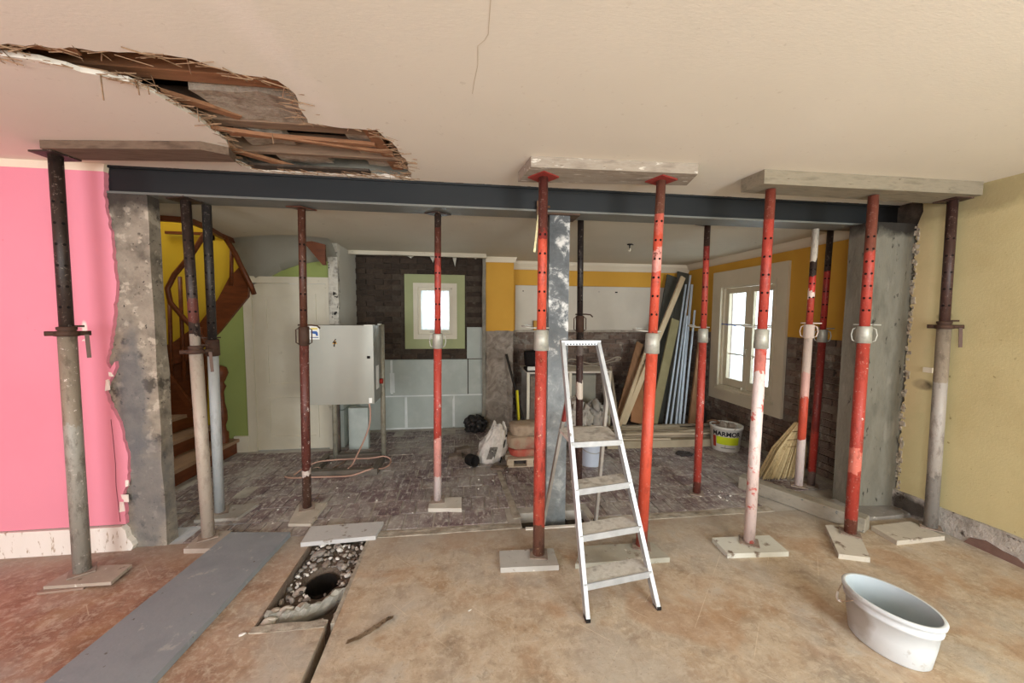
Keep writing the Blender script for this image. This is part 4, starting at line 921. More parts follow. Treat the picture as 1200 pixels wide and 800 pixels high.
for z in (.165, .385, .61):
    t_ = z / 1.43; a = lerp(FL0, FL1, t_); b = lerp(FR0, FR1, t_ + .012); y = a.y
    g = G(); V = [(a.x, a.y - .02, a.z), (b.x, b.y - .02, b.z), (b.x, b.y + .10, b.z + .0), (a.x, a.y + .10, a.z)]
    vs = [W2(v) for v in V]; g._add(vs + [v - Vector((0, 0, .006)) for v in vs], [(0, 1, 2, 3), (7, 6, 5, 4), (0, 4, 5, 1), (1, 5, 6, 2), (2, 6, 7, 3), (3, 7, 4, 0)])
    s_ = g.out('step', M_alud, ld)
    G().bar(W2((a.x - .005, a.y - .025, a.z - .015)), W2((b.x + .005, b.y - .025, b.z - .015)), .008, .036).out('step_edge', M_alu, s_)
z = .85; a = lerp(FL0, FL1, z / 1.43); b = lerp(FR0, FR1, z / 1.43)
g = G(); vs = [W2((a.x, a.y - .02, z)), W2((b.x, b.y - .02, z)), W2((b.x + .02, b.y + .24, z + .01)), W2((a.x - .01, a.y + .24, z + .01))]
g._add(vs + [v - Vector((0, 0, .02)) for v in vs], [(0, 1, 2, 3), (7, 6, 5, 4), (0, 4, 5, 1), (1, 5, 6, 2), (2, 6, 7, 3), (3, 7, 4, 0)]); g.out('platform', M_alud, ld)
G().bar(W2((a.x - .005, a.y - .027, z - .008)), W2((b.x + .005, b.y - .027, z - .008)), .01, .032).out('platform_edge', M_alu, ld)
g = G(); g.bar(W2((FL1[0] - .012, 2.35, 1.43)), W2((FR1[0] + .012, 2.35, 1.43)), .05, .03); g.out('top_bar', M_alu, ld, bevel=.006)
g = G()
for k in range(11): x = .655 + k * .02; g.box(x, x + .009, 2.3235, 2.33, 1.418, 1.426, m=Matrix.Translation(-base))
o = g.out('perforation', M_hole, ld); o['kind'] = 'stuff'
for p in (FL0, FR0, RL0, RR0): G().box(-.012, .012, -.024, .024, 0, .018, m=Matrix.Translation(W2(p))).out('foot', M_black, ld, bevel=.004)

# =================================================================== GREY BUCKET in front
bk_ = thing('plastic_bucket', (2.065, 1.49, 0), 'empty dusty white grey plastic bucket with a darker brownish side on the front floor', 'bucket')
M_bk = mat('pale_grey_plastic', [L(196, 204, 208), L(210, 216, 218)], 3, rough=.4, bump=.1, world=False, spots=[(L(160, 156, 148), 8, .62, .72)],
           blobs=[((-.10, -.10, .13), (.10, .08, .12), L(150, 142, 132), .8)])  # one side of the bucket coloured a darker brown grey
M_bki = mat('bucket_inside_grey', [L(170, 182, 188), L(186, 196, 200)], 4, rough=.45, bump=.1, world=False)
bk_.rotation_euler = (0, 0, math.radians(-77))
OX, OY = 1.07, .775
G().lathe([(0, .001), (.138, .001), (.144, .008), (.156, .10), (.163, .175), (.170, .178), (.172, .190), (.166, .193), (.167, .215), (.178, .218), (.180, .232), (.174, .240), (.165, .238)], 56, sx=OX, sy=OY).out('wall', M_bk, bk_)
G().lathe([(.165, .238), (.162, .21), (.157, .15), (.149, .06), (.140, .010), (0, .008)], 56, sx=OX, sy=OY).out('inside', M_bki, bk_)
pts = []
for k in range(17):
    f = k / 16; a = math.radians(170 + 75 * f); d_ = math.sin(math.pi * f)
    pts.append(Vector((math.cos(a) * .186 * OX * (1 + .03 * d_), math.sin(a) * .186 * OY * (1 + .05 * d_), .20 - .075 * d_)))
G().tube(pts, .0025, 6).out('handle', mat('bucket_wire', [L(170, 150, 130)], metal=.4, rough=.4), bk_)
G().tube(pts[5:12], .0055, 8).out('handle_grip', mat('white_grip', [L(236, 234, 228)]), bk_)

# =================================================================== ELECTRICAL CABINET
cb = thing('electrical_cabinet', (-1.19, 4.05, 0), 'grey site electrical cabinet on a welded floor frame with a lightning mark', 'cabinet')
cbase = Vector(cb.location)


def cbx(x0, x1, y0, y1, z0, z1, name, m, bev=0, par=None):
    o = G().box(x0, x1, y0, y1, z0, z1, m=Matrix.Translation(-cbase)).out(name, m, par or cb, bevel=bev); return o


M_cab = mat('grey_cabinet_paint', [L(146, 146, 136), L(154, 154, 143)], 2, rough=.35, metal=.2, bump=.05, world=False)
M_pipe = mat('dirty_galvanised_pipe', [L(130, 128, 116), L(156, 152, 136), L(120, 112, 90)], 8, rough=.5, metal=.3, world=False)
cbx(-1.50, -.885, 3.87, 4.22, .715, 1.495, 'cabinet_body', mat('zinc_cabinet_side', [L(120, 120, 112), L(150, 150, 142)], 6, rough=.4, metal=.3, world=False), .006)
dd = cbx(-1.50, -.885, 3.848, 3.872, .715, 1.497, 'cabinet_door', M_cab, .005)
cbx(-1.475, -1.385, 3.845, 3.849, 1.36, 1.49, 'sticker', mat('white_sticker', [L(232, 232, 226)]), 0, dd)
g = G(); g.box(-1.46, -1.40, 3.8435, 3.8452, 1.455, 1.473, m=Matrix.Translation(-cbase)); g.out('yellow_mark', mat('sticker_yellow', [L(226, 206, 120)]), dd)
g = G(); g.prism([(-1.462, 1.44), (-1.41, 1.44), (-1.40, 1.425), (-1.398, 1.395), (-1.415, 1.395), (-1.42, 1.412), (-1.462, 1.42)], 'y', 3.8435, 3.8452); o = g.out('blue_mark', mat('sticker_blue', [L(60, 96, 160)]), dd); o.location = -cbase
g = G(); g.box(-1.466, -1.394, 3.8435, 3.8452, 1.375, 1.383, m=Matrix.Translation(-cbase)); g.out('grey_print_line', mat('sticker_text', [L(90, 110, 140)]), dd)
g = G(); g.prism([(-1.268, 1.315), (-1.225, 1.315), (-1.247, 1.36)], 'y', 3.8445, 3.848); o = g.out('warning_triangle', mat('amber_warning', [L(206, 160, 90)]), dd); o.location = -cbase
g = G(); g.prism([(-1.238, 1.365), (-1.268, 1.325), (-1.250, 1.327), (-1.256, 1.298), (-1.262, 1.300), (-1.250, 1.287), (-1.243, 1.302), (-1.248, 1.302), (-1.232, 1.340), (-1.250, 1.338), (-1.232, 1.362)], 'y', 3.842, 3.846); o = g.out('lightning_mark', mat('lightning_black', [L(30, 18, 12)]), dd); o.location = -cbase
cbx(-.945, -.918, 3.838, 3.85, 1.17, 1.195, 'lock', M_hole, .003, dd)
cbx(-.935, -.905, 3.842, 3.85, .725, .775, 'white_label', mat('white_label', [L(236, 236, 232)]), 0, dd)
cbx(-.888, -.882, 3.95, 4.06, .84, 1.08, 'switch_plate', mat('switch_plate_grey', [L(220, 220, 214)]))
o = G().tube([(0, 0, 0), (.03, 0, 0)], .028, 12).out('red_switch', mat('switch_red', [L(150, 46, 34)]), cb); o.location = Vector((-.882, 4.10, .90)) - cbase
cbx(-.97, -.89, 3.845, 3.95, 1.495, 1.503, 'top_bracket', mat('bright_bracket', [L(220, 222, 216)]), .002)
cbx(-.90, -.88, 4.12, 4.22, 1.495, 1.508, 'top_bracket', mat('bright_bracket2', [L(220, 222, 216)]), .002)
for (x, y) in ((-1.40, 4.26), (-.875, 4.20)): o = G().tube([(0, 0, .02), (0, 0, 1.50)], .026, 14).out('support_pipe', M_pipe, cb); o.location = Vector((x, y, 0)) - cbase
M_fr = mat('grimy_frame_steel', [L(88, 82, 74), L(116, 108, 98)], 8, rough=.6, metal=.2, world=False)
for (x0, x1, y0, y1) in ((-1.52, -.86, 3.80, 3.87), (-1.52, -.86, 4.24, 4.30), (-1.52, -1.46, 3.87, 4.24), (-.91, -.86, 3.87, 4.24)): cbx(x0, x1, y0, y1, .004, .065, 'base_frame', M_fr, .003)
M_cable = mat('orange_pink_cable', [L(176, 140, 124)], rough=.5, bump=0)
cpts = [(-1.67, 3.87, .012), (-1.60, 3.97, .05), (-1.50, 4.06, .065), (-1.3, 4.10, .065), (-1.0, 4.10, .066), (-.86, 4.14, .066), (-.79, 4.13, .03), (-.79, 4.02, .012), (-.84, 3.92, .02), (-.93, 3.80, .064), (-1.12, 3.77, .02), (-1.45, 3.78, .02), (-1.66, 3.80, .012), (-1.74, 3.84, .012)]


def smooth(p, k=5):
    p = [Vector(q) for q in p]; out = []
    for i in range(len(p) - 1):
        a = p[max(i - 1, 0)]; b = p[i]; c = p[i + 1]; d = p[min(i + 2, len(p) - 1)]
        for j in range(k):
            t = j / k; out.append(.5 * ((2 * b) + (c - a) * t + (2 * a - 5 * b + 4 * c - d) * t * t + (3 * b - a - 3 * c + d) * t ** 3))
    out.append(p[-1]); return out


tag(G().tube(smooth(cpts), .0085, 8).out('power_cable', M_cable), 'pinkish orange cable looped around the cabinet floor frame', 'cable')
tag(G().tube(smooth([(-.955, 3.92, .712), (-.94, 3.91, .62), (-.95, 3.90, .48), (-1.02, 3.92, .30), (-1.09, 3.95, .16), (-1.13, 3.93, .075), (-1.15, 3.84, .064)]), .0085, 8).out('power_cable', M_cable), 'pinkish cable hanging from the bottom of the cabinet', 'cable')
tag(G().tube(smooth([(-1.36, 4.46, .012), (-1.30, 4.36, .012), (-1.28, 4.22, .012), (-1.32, 4.06, .012), (-1.40, 3.94, .012), (-1.47, 3.91, .065), (-1.6, 3.86, .02)]), .007, 8).out('power_cable', mat('dull_cable', [L(140, 118, 104)])), 'thin dull cable curling inside the cabinet floor frame', 'cable')

# =================================================================== CLUTTER LEFT OF THE POST
# crumpled bag
def blob(name, m, ctr, rad, amp, sc, label, cat, par=None, group=None, sub=4, flat=True, cubic=0):
    g = G(); bmesh.ops.create_icosphere(g.bm, subdivisions=sub, radius=1)
    for v in g.bm.verts:
        p = v.co.copy()
        if cubic: q = Vector([math.copysign(abs(c) ** (1 - cubic), c) for c in p]); p = q
        p = Vector((p.x * rad[0], p.y * rad[1], p.z * rad[2])) + noise.noise_vector(v.co * sc + Vector(ctr)) * amp
        if flat and p.z < -rad[2] * .9: p.z = -rad[2] * .9
        v.co = p + Vector((0, 0, rad[2] * .9))
    o = g.out(name, m, par, shade=True); o.location = ctr
    if label: tag(o, label, cat, group)
    return o


M_bag = mat('dusty_white_sack', [L(176, 172, 164), L(208, 204, 196), L(150, 144, 136)], 9, rough=.75, bump=.6, bscale=30, world=False)
sk = thing('crumpled_sack', (.27, 4.02, 0), 'crumpled white plastic sack with a dark print standing on the tiles', 'sack')
g = G(); rr = random.Random(21)
prof = [(.10, 0), (.135, .03), (.15, .09), (.15, .16), (.14, .22), (.125, .27), (.10, .32), (.085, .36), (.06, .39)]
V = []; N = 60
for k, (r_, z) in enumerate(prof):
    ring = []
    for i in range(N):
        a = 2 * math.pi * i / N; f = 1 + .10 * math.sin(9 * a + 1.3 * k) + .22 * noise.noise(Vector((math.cos(a) * 3, math.sin(a) * 3, z * 12)))
        zz = z + (.06 * max(0, noise.noise(Vector((math.cos(a) * 4, math.sin(a) * 4, 7)))) * (k / 8) ** 2)
        ring.append(g.bm.verts.new((r_ * math.cos(a) * f + .30 * z, r_ * .65 * math.sin(a) * f, max(0, zz) + (.05 * math.sin(a * 3) if k == 8 else 0))))
    V.append(ring)
for a, b in zip(V, V[1:]):
    for i in range(N): q = g.bm.faces.new([a[i], a[(i + 1) % N], b[(i + 1) % N], b[i]]); q.smooth = (i % 5 != 0)
g.bm.faces.new(V[0][::-1]); g.bm.faces.new(V[-1])
g.out('sack_body', M_bag, sk)
g = G(); g.grid(0, 1, -.02, .02, 8, 2, lambda u, w: (-.03 - .13 * u, w - .03, .26 + .05 * u + .02 * math.sin(u * 9))); bmesh.ops.solidify(g.bm, geom=g.bm.faces[:], thickness=.004); g.out('torn_flap', M_bag, sk)
g = G(); g.grid(-.03, .05, .07, .20, 6, 6, lambda x, z: (x + .30 * z - .02, -.112 - .004 * math.sin(z * 60 + x * 30) + .25 * abs(x) * .3, z)); bmesh.ops.solidify(g.bm, geom=g.bm.faces[:], thickness=.003); g.out('dark_print', mat('dark_print', [L(84, 82, 78), L(170, 168, 160)], 60, world=False), sk)
G().bar((.12, -.085, .02), (.19, -.04, .31), .008, .014).out('dark_seam', M_black, sk)
g = G(); g.lathe([(0, 0), (.055, 0), (.06, .01), (.062, .12), (.05, .125), (.045, .03), (0, .03)], 18); o = g.out('black_pot', M_black, None, shade=True); o.location = (.055, 3.97, .06); o.rotation_euler = (1.45, .2, .5); tag(o, 'small black pot lying on its side by the white sack', 'pot')
for (x, y, w, d, h, rz, lab) in ((-.02, 4.30, .16, .13, .07, .3, 'flat grey rubble block behind the black pot'), (-.10, 4.16, .14, .10, .05, .1, 'low grey rubble block left of the black pot'), (.36, 3.80, .16, .09, .035, -.4, 'dusty slab scrap in front of the white sack')):
    g = G(); g.box(-w / 2, w / 2, -d / 2, d / 2, 0, h, jit=.012).rough(2, .01, 14); o = g.out('rubble_block', M_rubble, None); o.location = (x, y, .0); o.rotation_euler = (0, 0, rz); tag(o, lab, 'block')
blob('black_sack', mat('black_plastic_sack', [L(34, 32, 32), L(52, 50, 48)], 8, rough=.5, world=False), (.16, 5.12, 0), (.15, .12, .12), .05, 3, 'dark bin sack slumped in the corner of the tiled niche', 'sack')
# pallet piece with three bags
pa = thing('wooden_pallet', (.66, 3.98, 0), 'short whitewashed pallet carrying three cement bags', 'pallet')
M_pal = mat('pale_pallet_wood', [L(168, 152, 130), L(196, 182, 160)], 6, stretch=(1, 6, 6), world=False, bump=.3)
for y in (-.11, .0, .11): G().box(-.20, .24, y - .035, y + .035, .075, .093).out('deck_slat', M_pal, pa, bevel=.002)
for (x, y) in ((-.17, -.11), (.04, -.11), (.21, -.11), (-.17, .11), (.21, .11)): G().box(x - .035, x + .035, y - .035, y + .035, .012, .075).out('block', M_pal, pa, bevel=.002)
G().box(-.20, .24, -.145, -.075, .0, .012).out('bottom_slat', M_pal, pa); G().box(-.20, .24, .075, .145, .0, .012).out('bottom_slat', M_pal, pa)
M_cem = mat('brown_paper_bag', [L(140, 120, 100), L(166, 148, 126), L(122, 104, 88)], 7, rough=.9, bump=.6, bscale=26, world=False)
blob('cement_bag', mat('red_print_bag', [L(150, 56, 46), L(170, 84, 70), L(150, 130, 108)], 4, world=False, bump=.5), (.68, 4.0, .094), (.19, .13, .045), .008, 3, 'red printed cement bag at the bottom of the pile on the pallet', 'bag', sub=4, cubic=.55)
blob('cement_bag', mat('brown_red_bag', [L(140, 120, 100), L(160, 142, 120), L(150, 80, 66)], 3, world=False, bump=.5), (.67, 4.01, .175), (.205, .14, .075), .012, 3, 'brown cement bag in the middle of the pile on the pallet', 'bag', sub=4, cubic=.55)
blob('cement_bag', M_cem, (.69, 4.02, .305), (.185, .13, .068), .012, 3, 'dusty brown cement bag on top of the pile on the pallet', 'bag', sub=4, cubic=.55)
# shovel handle and yellow level against the pier
tag(G().bar((.83, 4.75, .02), (.60, 5.25, 1.06), .028, .02).out('dark_batten', mat('black_batten', [L(44, 40, 36)])), 'dark batten leaning against the rough pier', 'batten')
tag(G().bar((.72, 4.72, .02), (.70, 4.86, .62), .022, .05).out('yellow_level', mat('yellow_level', [L(196, 186, 40)])), 'yellow spirit level standing beside the cement bags', 'level')
# white framed worktop remains
wt = thing('worktop_frame', (1.45, 5.0, 0), 'stripped kitchen unit with white edged frame against the back wall', 'cabinet')
wo = Vector(wt.location); T = Matrix.Translation(-wo)
G().box(.84, 2.02, 4.90, 5.55, .83, .855, m=T).out('worktop', mat('white_worktop_edge', [L(214, 208, 196), L(190, 182, 168)], 8, world=False), wt, bevel=.003)
for x in (.86, 1.44, 2.00): G().box(x - .018, x + .018, 4.905, 4.935, .0, .83, m=T).out('upright', M_white, wt, bevel=.002)
G().box(.86, 2.01, 5.50, 5.52, .0, .83, m=T).out('back_panel', mat('unit_back', [L(120, 116, 108), L(150, 146, 138)], 6, world=False), wt)
G().box(1.45, 1.80, 4.91, 4.93, .05, .80, m=T).out('door_panel', mat('unit_panel', [L(128, 128, 118), L(146, 144, 132)], 5, world=False), wt)
G().box(.90, 1.40, 4.98, 5.0, .12, .78, m=T).out('stone_tray', M_rubble, wt)
G().box(.84, 1.10, 4.86, 4.90, .88, .93, m=T).out('metal_lip', mat('lip', [L(170, 168, 160)], metal=.3, rough=.4), wt)
G().box(.84, 1.12, 4.88, 5.2, .855, .89, m=T).out('lip_base', M_black, wt)
g = G(); g.lathe([(0, 0), (.13, 0), (.145, .02), (.16, .20), (.165, .21), (.15, .205), (.135, .03), (0, .02)], 24); o = g.out('black_tub', M_black, None, shade=True); o.location = (1.00, 5.20, .895); tag(o, 'round black tub on the stripped kitchen unit', 'tub')
G_ = G().tube(smooth([(1.20, 5.0, .90), (1.32, 5.0, 1.04), (1.38, 5.05, 1.06), (1.42, 5.05, .95), (1.36, 5.1, .88), (1.5, 5.1, 1.0), (1.75, 5.05, .94), (2.0, 5.1, .96), (2.2, 5.15, 1.02), (2.25, 5.2, .97), (1.9, 5.25, .89), (1.5, 5.2, .90), (1.3, 5.1, .98)]), .009, 6)
tag(G_.out('cable_tangle', mat('grey_wire', [L(150, 140, 124)])), 'tangle of pale wire on the stripped kitchen unit', 'wire')
tag(G().box(1.06, 1.27, 5.60, 5.68, 1.386, 1.53).out('cardboard_box', mat('ochre_cardboard', [L(186, 140, 70)]), None, bevel=.003), 'small ochre box on the broken ledge of the back wall', 'box')
# sacks of rubble and pail
blob('rubble_sack', mat('grey_rubble_sack', [L(150, 144, 134), L(178, 172, 162), L(128, 122, 112)], 8, rough=.9, bump=.6, world=False), (1.38, 4.50, 0), (.19, .19, .30), .09, 4, 'tall grey rubble sack behind the ladder', 'sack')
blob('rubble_sack', mat('grey_rubble_sack2', [L(140, 136, 128), L(166, 160, 152)], 8, rough=.9, bump=.6, world=False), (1.68, 4.60, 0), (.13, .15, .27), .07, 4, 'second grey sack to the right of the tall rubble sack', 'sack')
pl = thing('white_pail', (1.37, 3.86, 0), 'bluish white pail standing behind the ladder platform', 'pail')
G().lathe([(0, 0), (.115, 0), (.12, .01), (.145, .27), (.152, .275), (.15, .29), (.14, .285), (.115, .02), (0, .015)], 32).out('pail_body', mat('bluish_white_plastic', [L(196, 206, 220), L(184, 194, 208)], 4, rough=.4, world=False), pl)
G().tube([(.148 * math.cos(a), .148 * math.sin(a), .26 - .10 * abs(math.sin(a)) * (1 if math.sin(a) < 0 else 0)) for a in [math.pi + math.pi * k / 16 for k in range(17)]], .003, 6).out('pail_handle', M_pipe, pl)

# =================================================================== LUMBER
def lean(a, b, w, t_, name, m, label, cat='board', upv=(0, 1, 0), group='boards leaning in the far corner'):
    g = G(); g.bar((0, 0, 0), Vector(b) - Vector(a), w, t_, upv); o = g.out(name, m, None, bevel=.003); o.location = a; return tag(o, label, cat, group)


M_pl1 = mat('pale_plank', [L(186, 166, 134), L(200, 182, 150)], 4, world=False, stretch=(3, 3, 1), bump=.2)
M_pl2 = mat('brown_plank', [L(120, 88, 60), L(146, 110, 80)], 4, world=False, stretch=(3, 3, 1), bump=.3)
M_dk = mat('dark_green_grey_sheet', [L(62, 62, 56), L(78, 78, 70)], 3, world=False, bump=.2)
M_ol = mat('olive_plank', [L(126, 118, 84), L(142, 134, 100)], 4, world=False, bump=.2)
M_lb = mat('light_blue_white_batten', [L(170, 184, 196), L(190, 202, 212)], 4, world=False, bump=.1)
B = .115
F_ = (0, 1, 0)
lean((2.17, 4.84, B), (3.30, 5.36, 2.20), .075, .03, 'leaning_plank', M_pl1, 'longest pale plank leaning highest at the left of the stack', upv=F_)
lean((2.70, 5.06, .02), (3.34, 5.60, 2.22), .34, .02, 'leaning_sheet', M_dk, 'dark grey sheet leaning behind the longest pale plank', upv=F_)
lean((2.62, 4.86, B), (3.14, 5.26, 1.56), .13, .025, 'leaning_plank', M_ol, 'olive plank leaning right behind the bright red prop', upv=F_)
for k, (x, y, h, xx) in enumerate(((2.78, 4.80, 2.10, 3.40), (2.85, 4.80, 2.24, 3.47), (2.92, 4.79, 1.62, 3.30), (2.98, 4.80, 2.10, 3.50), (3.04, 4.80, 1.70, 3.42))):
    lean((x, y, B), (xx, 5.44 if h > 2 else 5.22, h), .02 if k != 3 else .034, .02, 'blue_white_batten', M_lb, ['leftmost thin light blue batten of the leaning bundle', 'second light blue batten of the leaning bundle, nearly reaching the cornice', 'short light blue batten, middle of the leaning bundle', 'tall light blue batten in the right half of the leaning bundle', 'rightmost light blue batten of the leaning bundle'][k], 'batten', upv=F_, group='light blue battens leaning in the corner')
lean((3.02, 5.06, .02), (3.46, 5.62, 2.30), .20, .02, 'leaning_sheet', M_dk, 'dark grey sheet behind the light blue battens', upv=F_)
lean((3.14, 4.76, B), (3.50, 5.12, 1.50), .10, .03, 'leaning_plank', M_pl2, 'dark brown plank right of the light blue battens', upv=F_)
lean((2.06, 4.72, B), (2.68, 5.22, 1.12), .05, .025, 'leaning_plank', M_pl1, 'short pale plank leaning left of the bright red prop, in front', upv=F_)
lean((2.10, 4.86, B), (2.66, 5.40, 1.20), .11, .02, 'leaning_plank', M_pl2, 'short brown plank leaning behind the short pale plank', upv=F_)
lean((2.40, 4.90, B), (2.66, 5.42, .98), .18, .018, 'leaning_plank', mat('broken_brown_board', [L(140, 98, 64), L(166, 120, 84)], 4, world=False, bump=.3), 'broad brown board with a broken top at the left of the stack', upv=F_)
lean((2.50, 4.80, B), (2.80, 5.20, 1.02), .03, .02, 'leaning_plank', M_pl1, 'narrow pale lath leaning between brown board and red prop', upv=F_)
lean((2.52, 5.0, .02), (2.86, 5.5, 1.22), .12, .02, 'leaning_plank', M_dk, 'dark board leaning behind the narrow pale lath', upv=F_)
g = G(); g.lathe([(0, 0), (.15, 0), (.17, .03), (.15, .04), (0, .03)], 24); o = g.out('dark_basin', mat('dark_basin', [L(50, 52, 52), L(66, 68, 68)], 4), None); o.location = (3.36, 5.0, .20); o.rotation_euler = (1.25, 0, .3); tag(o, 'round dark basin leaning at the right of the boards', 'basin')
# stack on the floor
M_st = mat('pale_batten', [L(170, 156, 132), L(196, 182, 158)], 5, world=False, bump=.3, stretch=(1, 5, 5)); M_st2 = mat('grey_batten', [L(136, 124, 106), L(158, 146, 126)], 5, world=False, bump=.3)
rows = [((1.72, 4.30, .045), (3.12, 4.26, .045), .10, .09, 'thick beige beam at the front of the floor stack'),
        ((1.80, 4.42, .045), (3.2, 4.40, .045), .09, .09, 'second thick beam lying behind the front beam of the floor stack'),
        ((1.75, 4.56, .05), (3.3, 4.60, .05), .14, .10, 'wide grey beam in the middle of the floor stack'), ((1.8, 4.76, .05), (3.3, 4.78, .05), .18, .10, 'rear beam under the leaning boards')]
for k, (a, b, w, h, lab) in enumerate(rows):
    o = lean(a, b, w, h, 'floor_beam', mat('beam_%d' % k, [L(150, 138, 116), L(170, 158, 134)], 5, world=False, bump=.3) if k == 0 else M_st2, lab, 'beam', upv=(0, 0, 1), group='beams stacked on the floor before the leaning boards')
rr = random.Random(31); heights = []
for k in range(16):
    y = 4.29 + rr.uniform(0, .46); a = (1.66 + rr.uniform(0, .35), y, .105 + .022 * (k // 6)); l = rr.uniform(.7, 1.5); sk_ = rr.uniform(-.10, .10)
    b = (min(a[0] + l, 3.5), y + sk_, a[2] + rr.uniform(-.004, .012))
    g = G(); g.bar((0, 0, 0), Vector(b) - Vector(a), rr.choice([.025, .035, .05]), .018); o = g.out('floor_lath', M_st if k % 3 else M_st2, None); o.location = a
    tag(o, 'thin pale lath in the jumble on top of the floor stack', 'lath', 'laths jumbled on the floor stack')
lean((2.55, 4.40, .13), (2.90, 4.34, .17), .03, .012, 'floor_lath', M_st, 'short stick lying crosswise on the floor stack', 'lath', upv=(0, 0, 1), group='laths jumbled on the floor stack')
blob('rag', mat('dark_rag', [L(50, 46, 46), L(70, 64, 62)], 9), (2.55, 3.98, 0), (.10, .07, .015), .015, 4, 'dark rag on the tiles before the floor stack', 'rag')
# light timber leaning along the ladder (hose-like wood piece)
lean((1.95, 4.45, .12), (2.12, 5.2, .86), .07, .03, 'leaning_plank', M_st2, 'grey board leaning at the left end of the floor stack', upv=(1, -.3, 0))

# =================================================================== PAINT BUCKET WITH PRINT
pb = thing('filler_bucket', (3.17, 4.12, 0), 'white filler bucket with black lettering and yellow green band by the window wall', 'bucket')
M_pb = mat('white_bucket', [L(214, 212, 204), L(200, 196, 186)], 5, rough=.4, world=False, spots=[(L(160, 150, 136), 14, .66, .7)])
R0, R1, HH = .150, .175, .30
rz_ = lambda z: R0 + (R1 - R0) * z / HH
G().lathe([(0, 0), (R0 - .004, 0), (R0, .006), (R1, HH - .03), (R1 + .008, HH - .028), (R1 + .008, HH), (R1 - .006, HH), (R1 - .012, HH - .04), (0, HH - .05)], 40).out('bucket_body', M_pb, pb)


def wrap(name, a0, a1, z0, z1, m, off=.0015):
    g = G(); g.grid(a0, a1, z0, z1, 24, 2, lambda a, z: ((rz_(z) + off) * math.cos(a), (rz_(z) + off) * math.sin(a), z)); return g.out(name, m, pb)


ang = math.atan2(-4.12, -3.17)  # side facing the room
wrap('yellow_band', ang - .62, ang + .95, .09, .185, mat('lime_print', [L(200, 208, 40), L(180, 196, 40)], 12, rough=.4, world=False, bump=0))
wrap('red_mark', ang - .92, ang - .66, .05, .185, mat('red_print', [L(160, 44, 28)], rough=.4), .002)
wrap('grey_print', ang - .3, ang + .7, .045, .055, mat('grey_print', [L(120, 124, 124)], rough=.4), .002)


def text_on(parent, s, size, fn, m, name):
    cu = bpy.data.curves.new(name, 'FONT'); cu.body = s; cu.size = size; cu.align_x = 'CENTER'; cu.offset = size * .035; cu.extrude = .0004
    o = bpy.data.objects.new(name, cu); C.objects.link(o); bpy.context.view_layer.update()
    me = bpy.data.meshes.new_from_object(o.evaluated_get(bpy.context.evaluated_depsgraph_get())); bpy.data.objects.remove(o)
    b = bmesh.new(); b.from_mesh(me); bmesh.ops.subdivide_edges(b, edges=[e for e in b.edges if e.calc_length() > .01], cuts=2)
    for v in b.verts: v.co = fn(v.co)
    b.to_mesh(me); b.free(); me.materials.clear(); me.materials.append(m)
    q = bpy.data.objects.new(name, me); C.objects.link(q); q.parent = parent; return q


def cyl(co):
    z = .195 + co.y; r = rz_(z) + .0022 + co.z; a = ang + .05 + co.x / r
    return Vector((r * math.cos(a), r * math.sin(a), z))


text_on(pb, 'MARMOR', .075, cyl, mat('black_print', [L(18, 20, 28)], rough=.4, bump=0), 'lettering')
for k, (dx, dy, dz, s_) in enumerate(((-.04, .02, .27, .07), (.05, -.02, .265, .08), (.0, .06, .27, .07))):
    g = G(); bmesh.ops.create_icosphere(g.bm, subdivisions=2, radius=s_)
    for v in g.bm.verts: v.co.z *= .55
    g.rough(0, .03, 12); o = g.out('rubble_chunk', mat('chunk%d' % k, [L(110, 98, 86), L(146, 134, 120)], 14, world=False, bump=.8)); o.location = (3.17 + dx, 4.12 + dy, dz); tag(o, ['grey brown chunk at the left in the filler bucket', 'flat brown chunk at the front in the filler bucket', 'brown chunk at the back in the filler bucket'][k], 'rubble')
g = G(); g.tube(smooth([(2.98, 4.2, .30), (2.95, 4.15, .34), (3.0, 4.1, .36), (3.06, 4.1, .33), (3.02, 4.18, .30)]), .012, 6); tag(g.out('scrap_wire', M_rust), 'curled scrap of wire beside the rim of the filler bucket', 'wire')

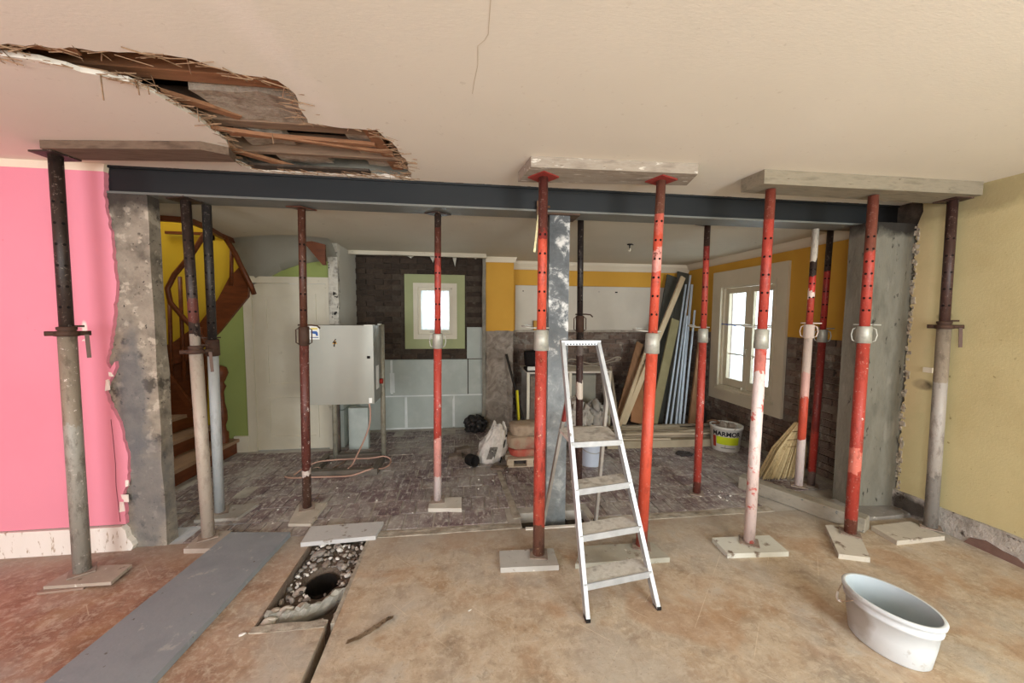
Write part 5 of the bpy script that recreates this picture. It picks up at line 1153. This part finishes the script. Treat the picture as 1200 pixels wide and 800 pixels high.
# =================================================================== BROOM
bro = thing('straw_broom', (3.15, 3.27, 0), 'straw broom standing on its bristles against the brick by the right column', 'broom')
M_straw = mat('golden_straw', [L(190, 168, 122), L(210, 190, 146), L(166, 142, 100)], 30, rough=.8, bump=0, world=False)
g = G(); rr = random.Random(5)
for k in range(420):
    u_ = rr.uniform(-1, 1); w_ = rr.uniform(-1, 1)
    a = Vector((.05 + .03 * u_ + .10, .02 * w_, .56)); b = Vector((-.02 + .27 * u_ * .85 + .0, .045 * w_, .006 + rr.uniform(0, .03) + (.05 * (1 - u_) / 2 if u_ < 0 else 0) * 0))
    mid = a.lerp(b, .5) + Vector((.03 * u_, .01 * w_, .02))
    g.tube([a, mid, b], [.003, .0032, .002], 3, smooth=False)
o = g.out('bristles', M_straw, bro); o['kind'] = 'stuff'
for z, w in ((.48, .07), (.40, .10), (.33, .13)):
    xc = .15 - (.56 - z) * .30
    G().tube([(xc - w, -.03, z), (xc, -.045, z + .008), (xc + w, -.03, z)], .004, 6).out('stitching', mat('stitch', [L(120, 96, 60)]), bro)
G().tube([(.15, 0, .50), (.22, .06, 1.30)], .013, 10).out('broom_handle', mat('broom_stick', [L(120, 92, 64)]), bro)

# timber on the floor
g = G(); g.bar((0, 0, 0), (.40, -.80, 0), .11, .11); g.rough(3, .006, 9); o = g.out('square_timber', mat('grey_weathered_timber', [L(124, 118, 106), L(152, 146, 132), L(138, 130, 116)], 5, world=False, bump=.6, stretch=(2, 1, 2), spots=[(L(84, 92, 96), 14, .64, .7)]), None, bevel=.005)
o.location = (2.60, 3.15, .058); tag(o, 'thick grey square timber lying across the threshold by the right column', 'timber')
g = G(); g.box(-.30, .30, -.14, .14, 0, .03, jit=.01).rough(3, .012, 8); o = g.out('rubble_slab', M_sb('grey_slab', L(124, 116, 104), L(146, 138, 126)), None); o.location = (3.28, 2.63, 0); tag(o, 'flat grey mortar slab at the foot of the right column', 'slab')
blob('rubble_heap', M_rubble, (3.33, 2.94, 0), (.12, .05, .04), .02, 5, 'small heap of grey rubble behind the timber at the right column', 'rubble') if 0 else None
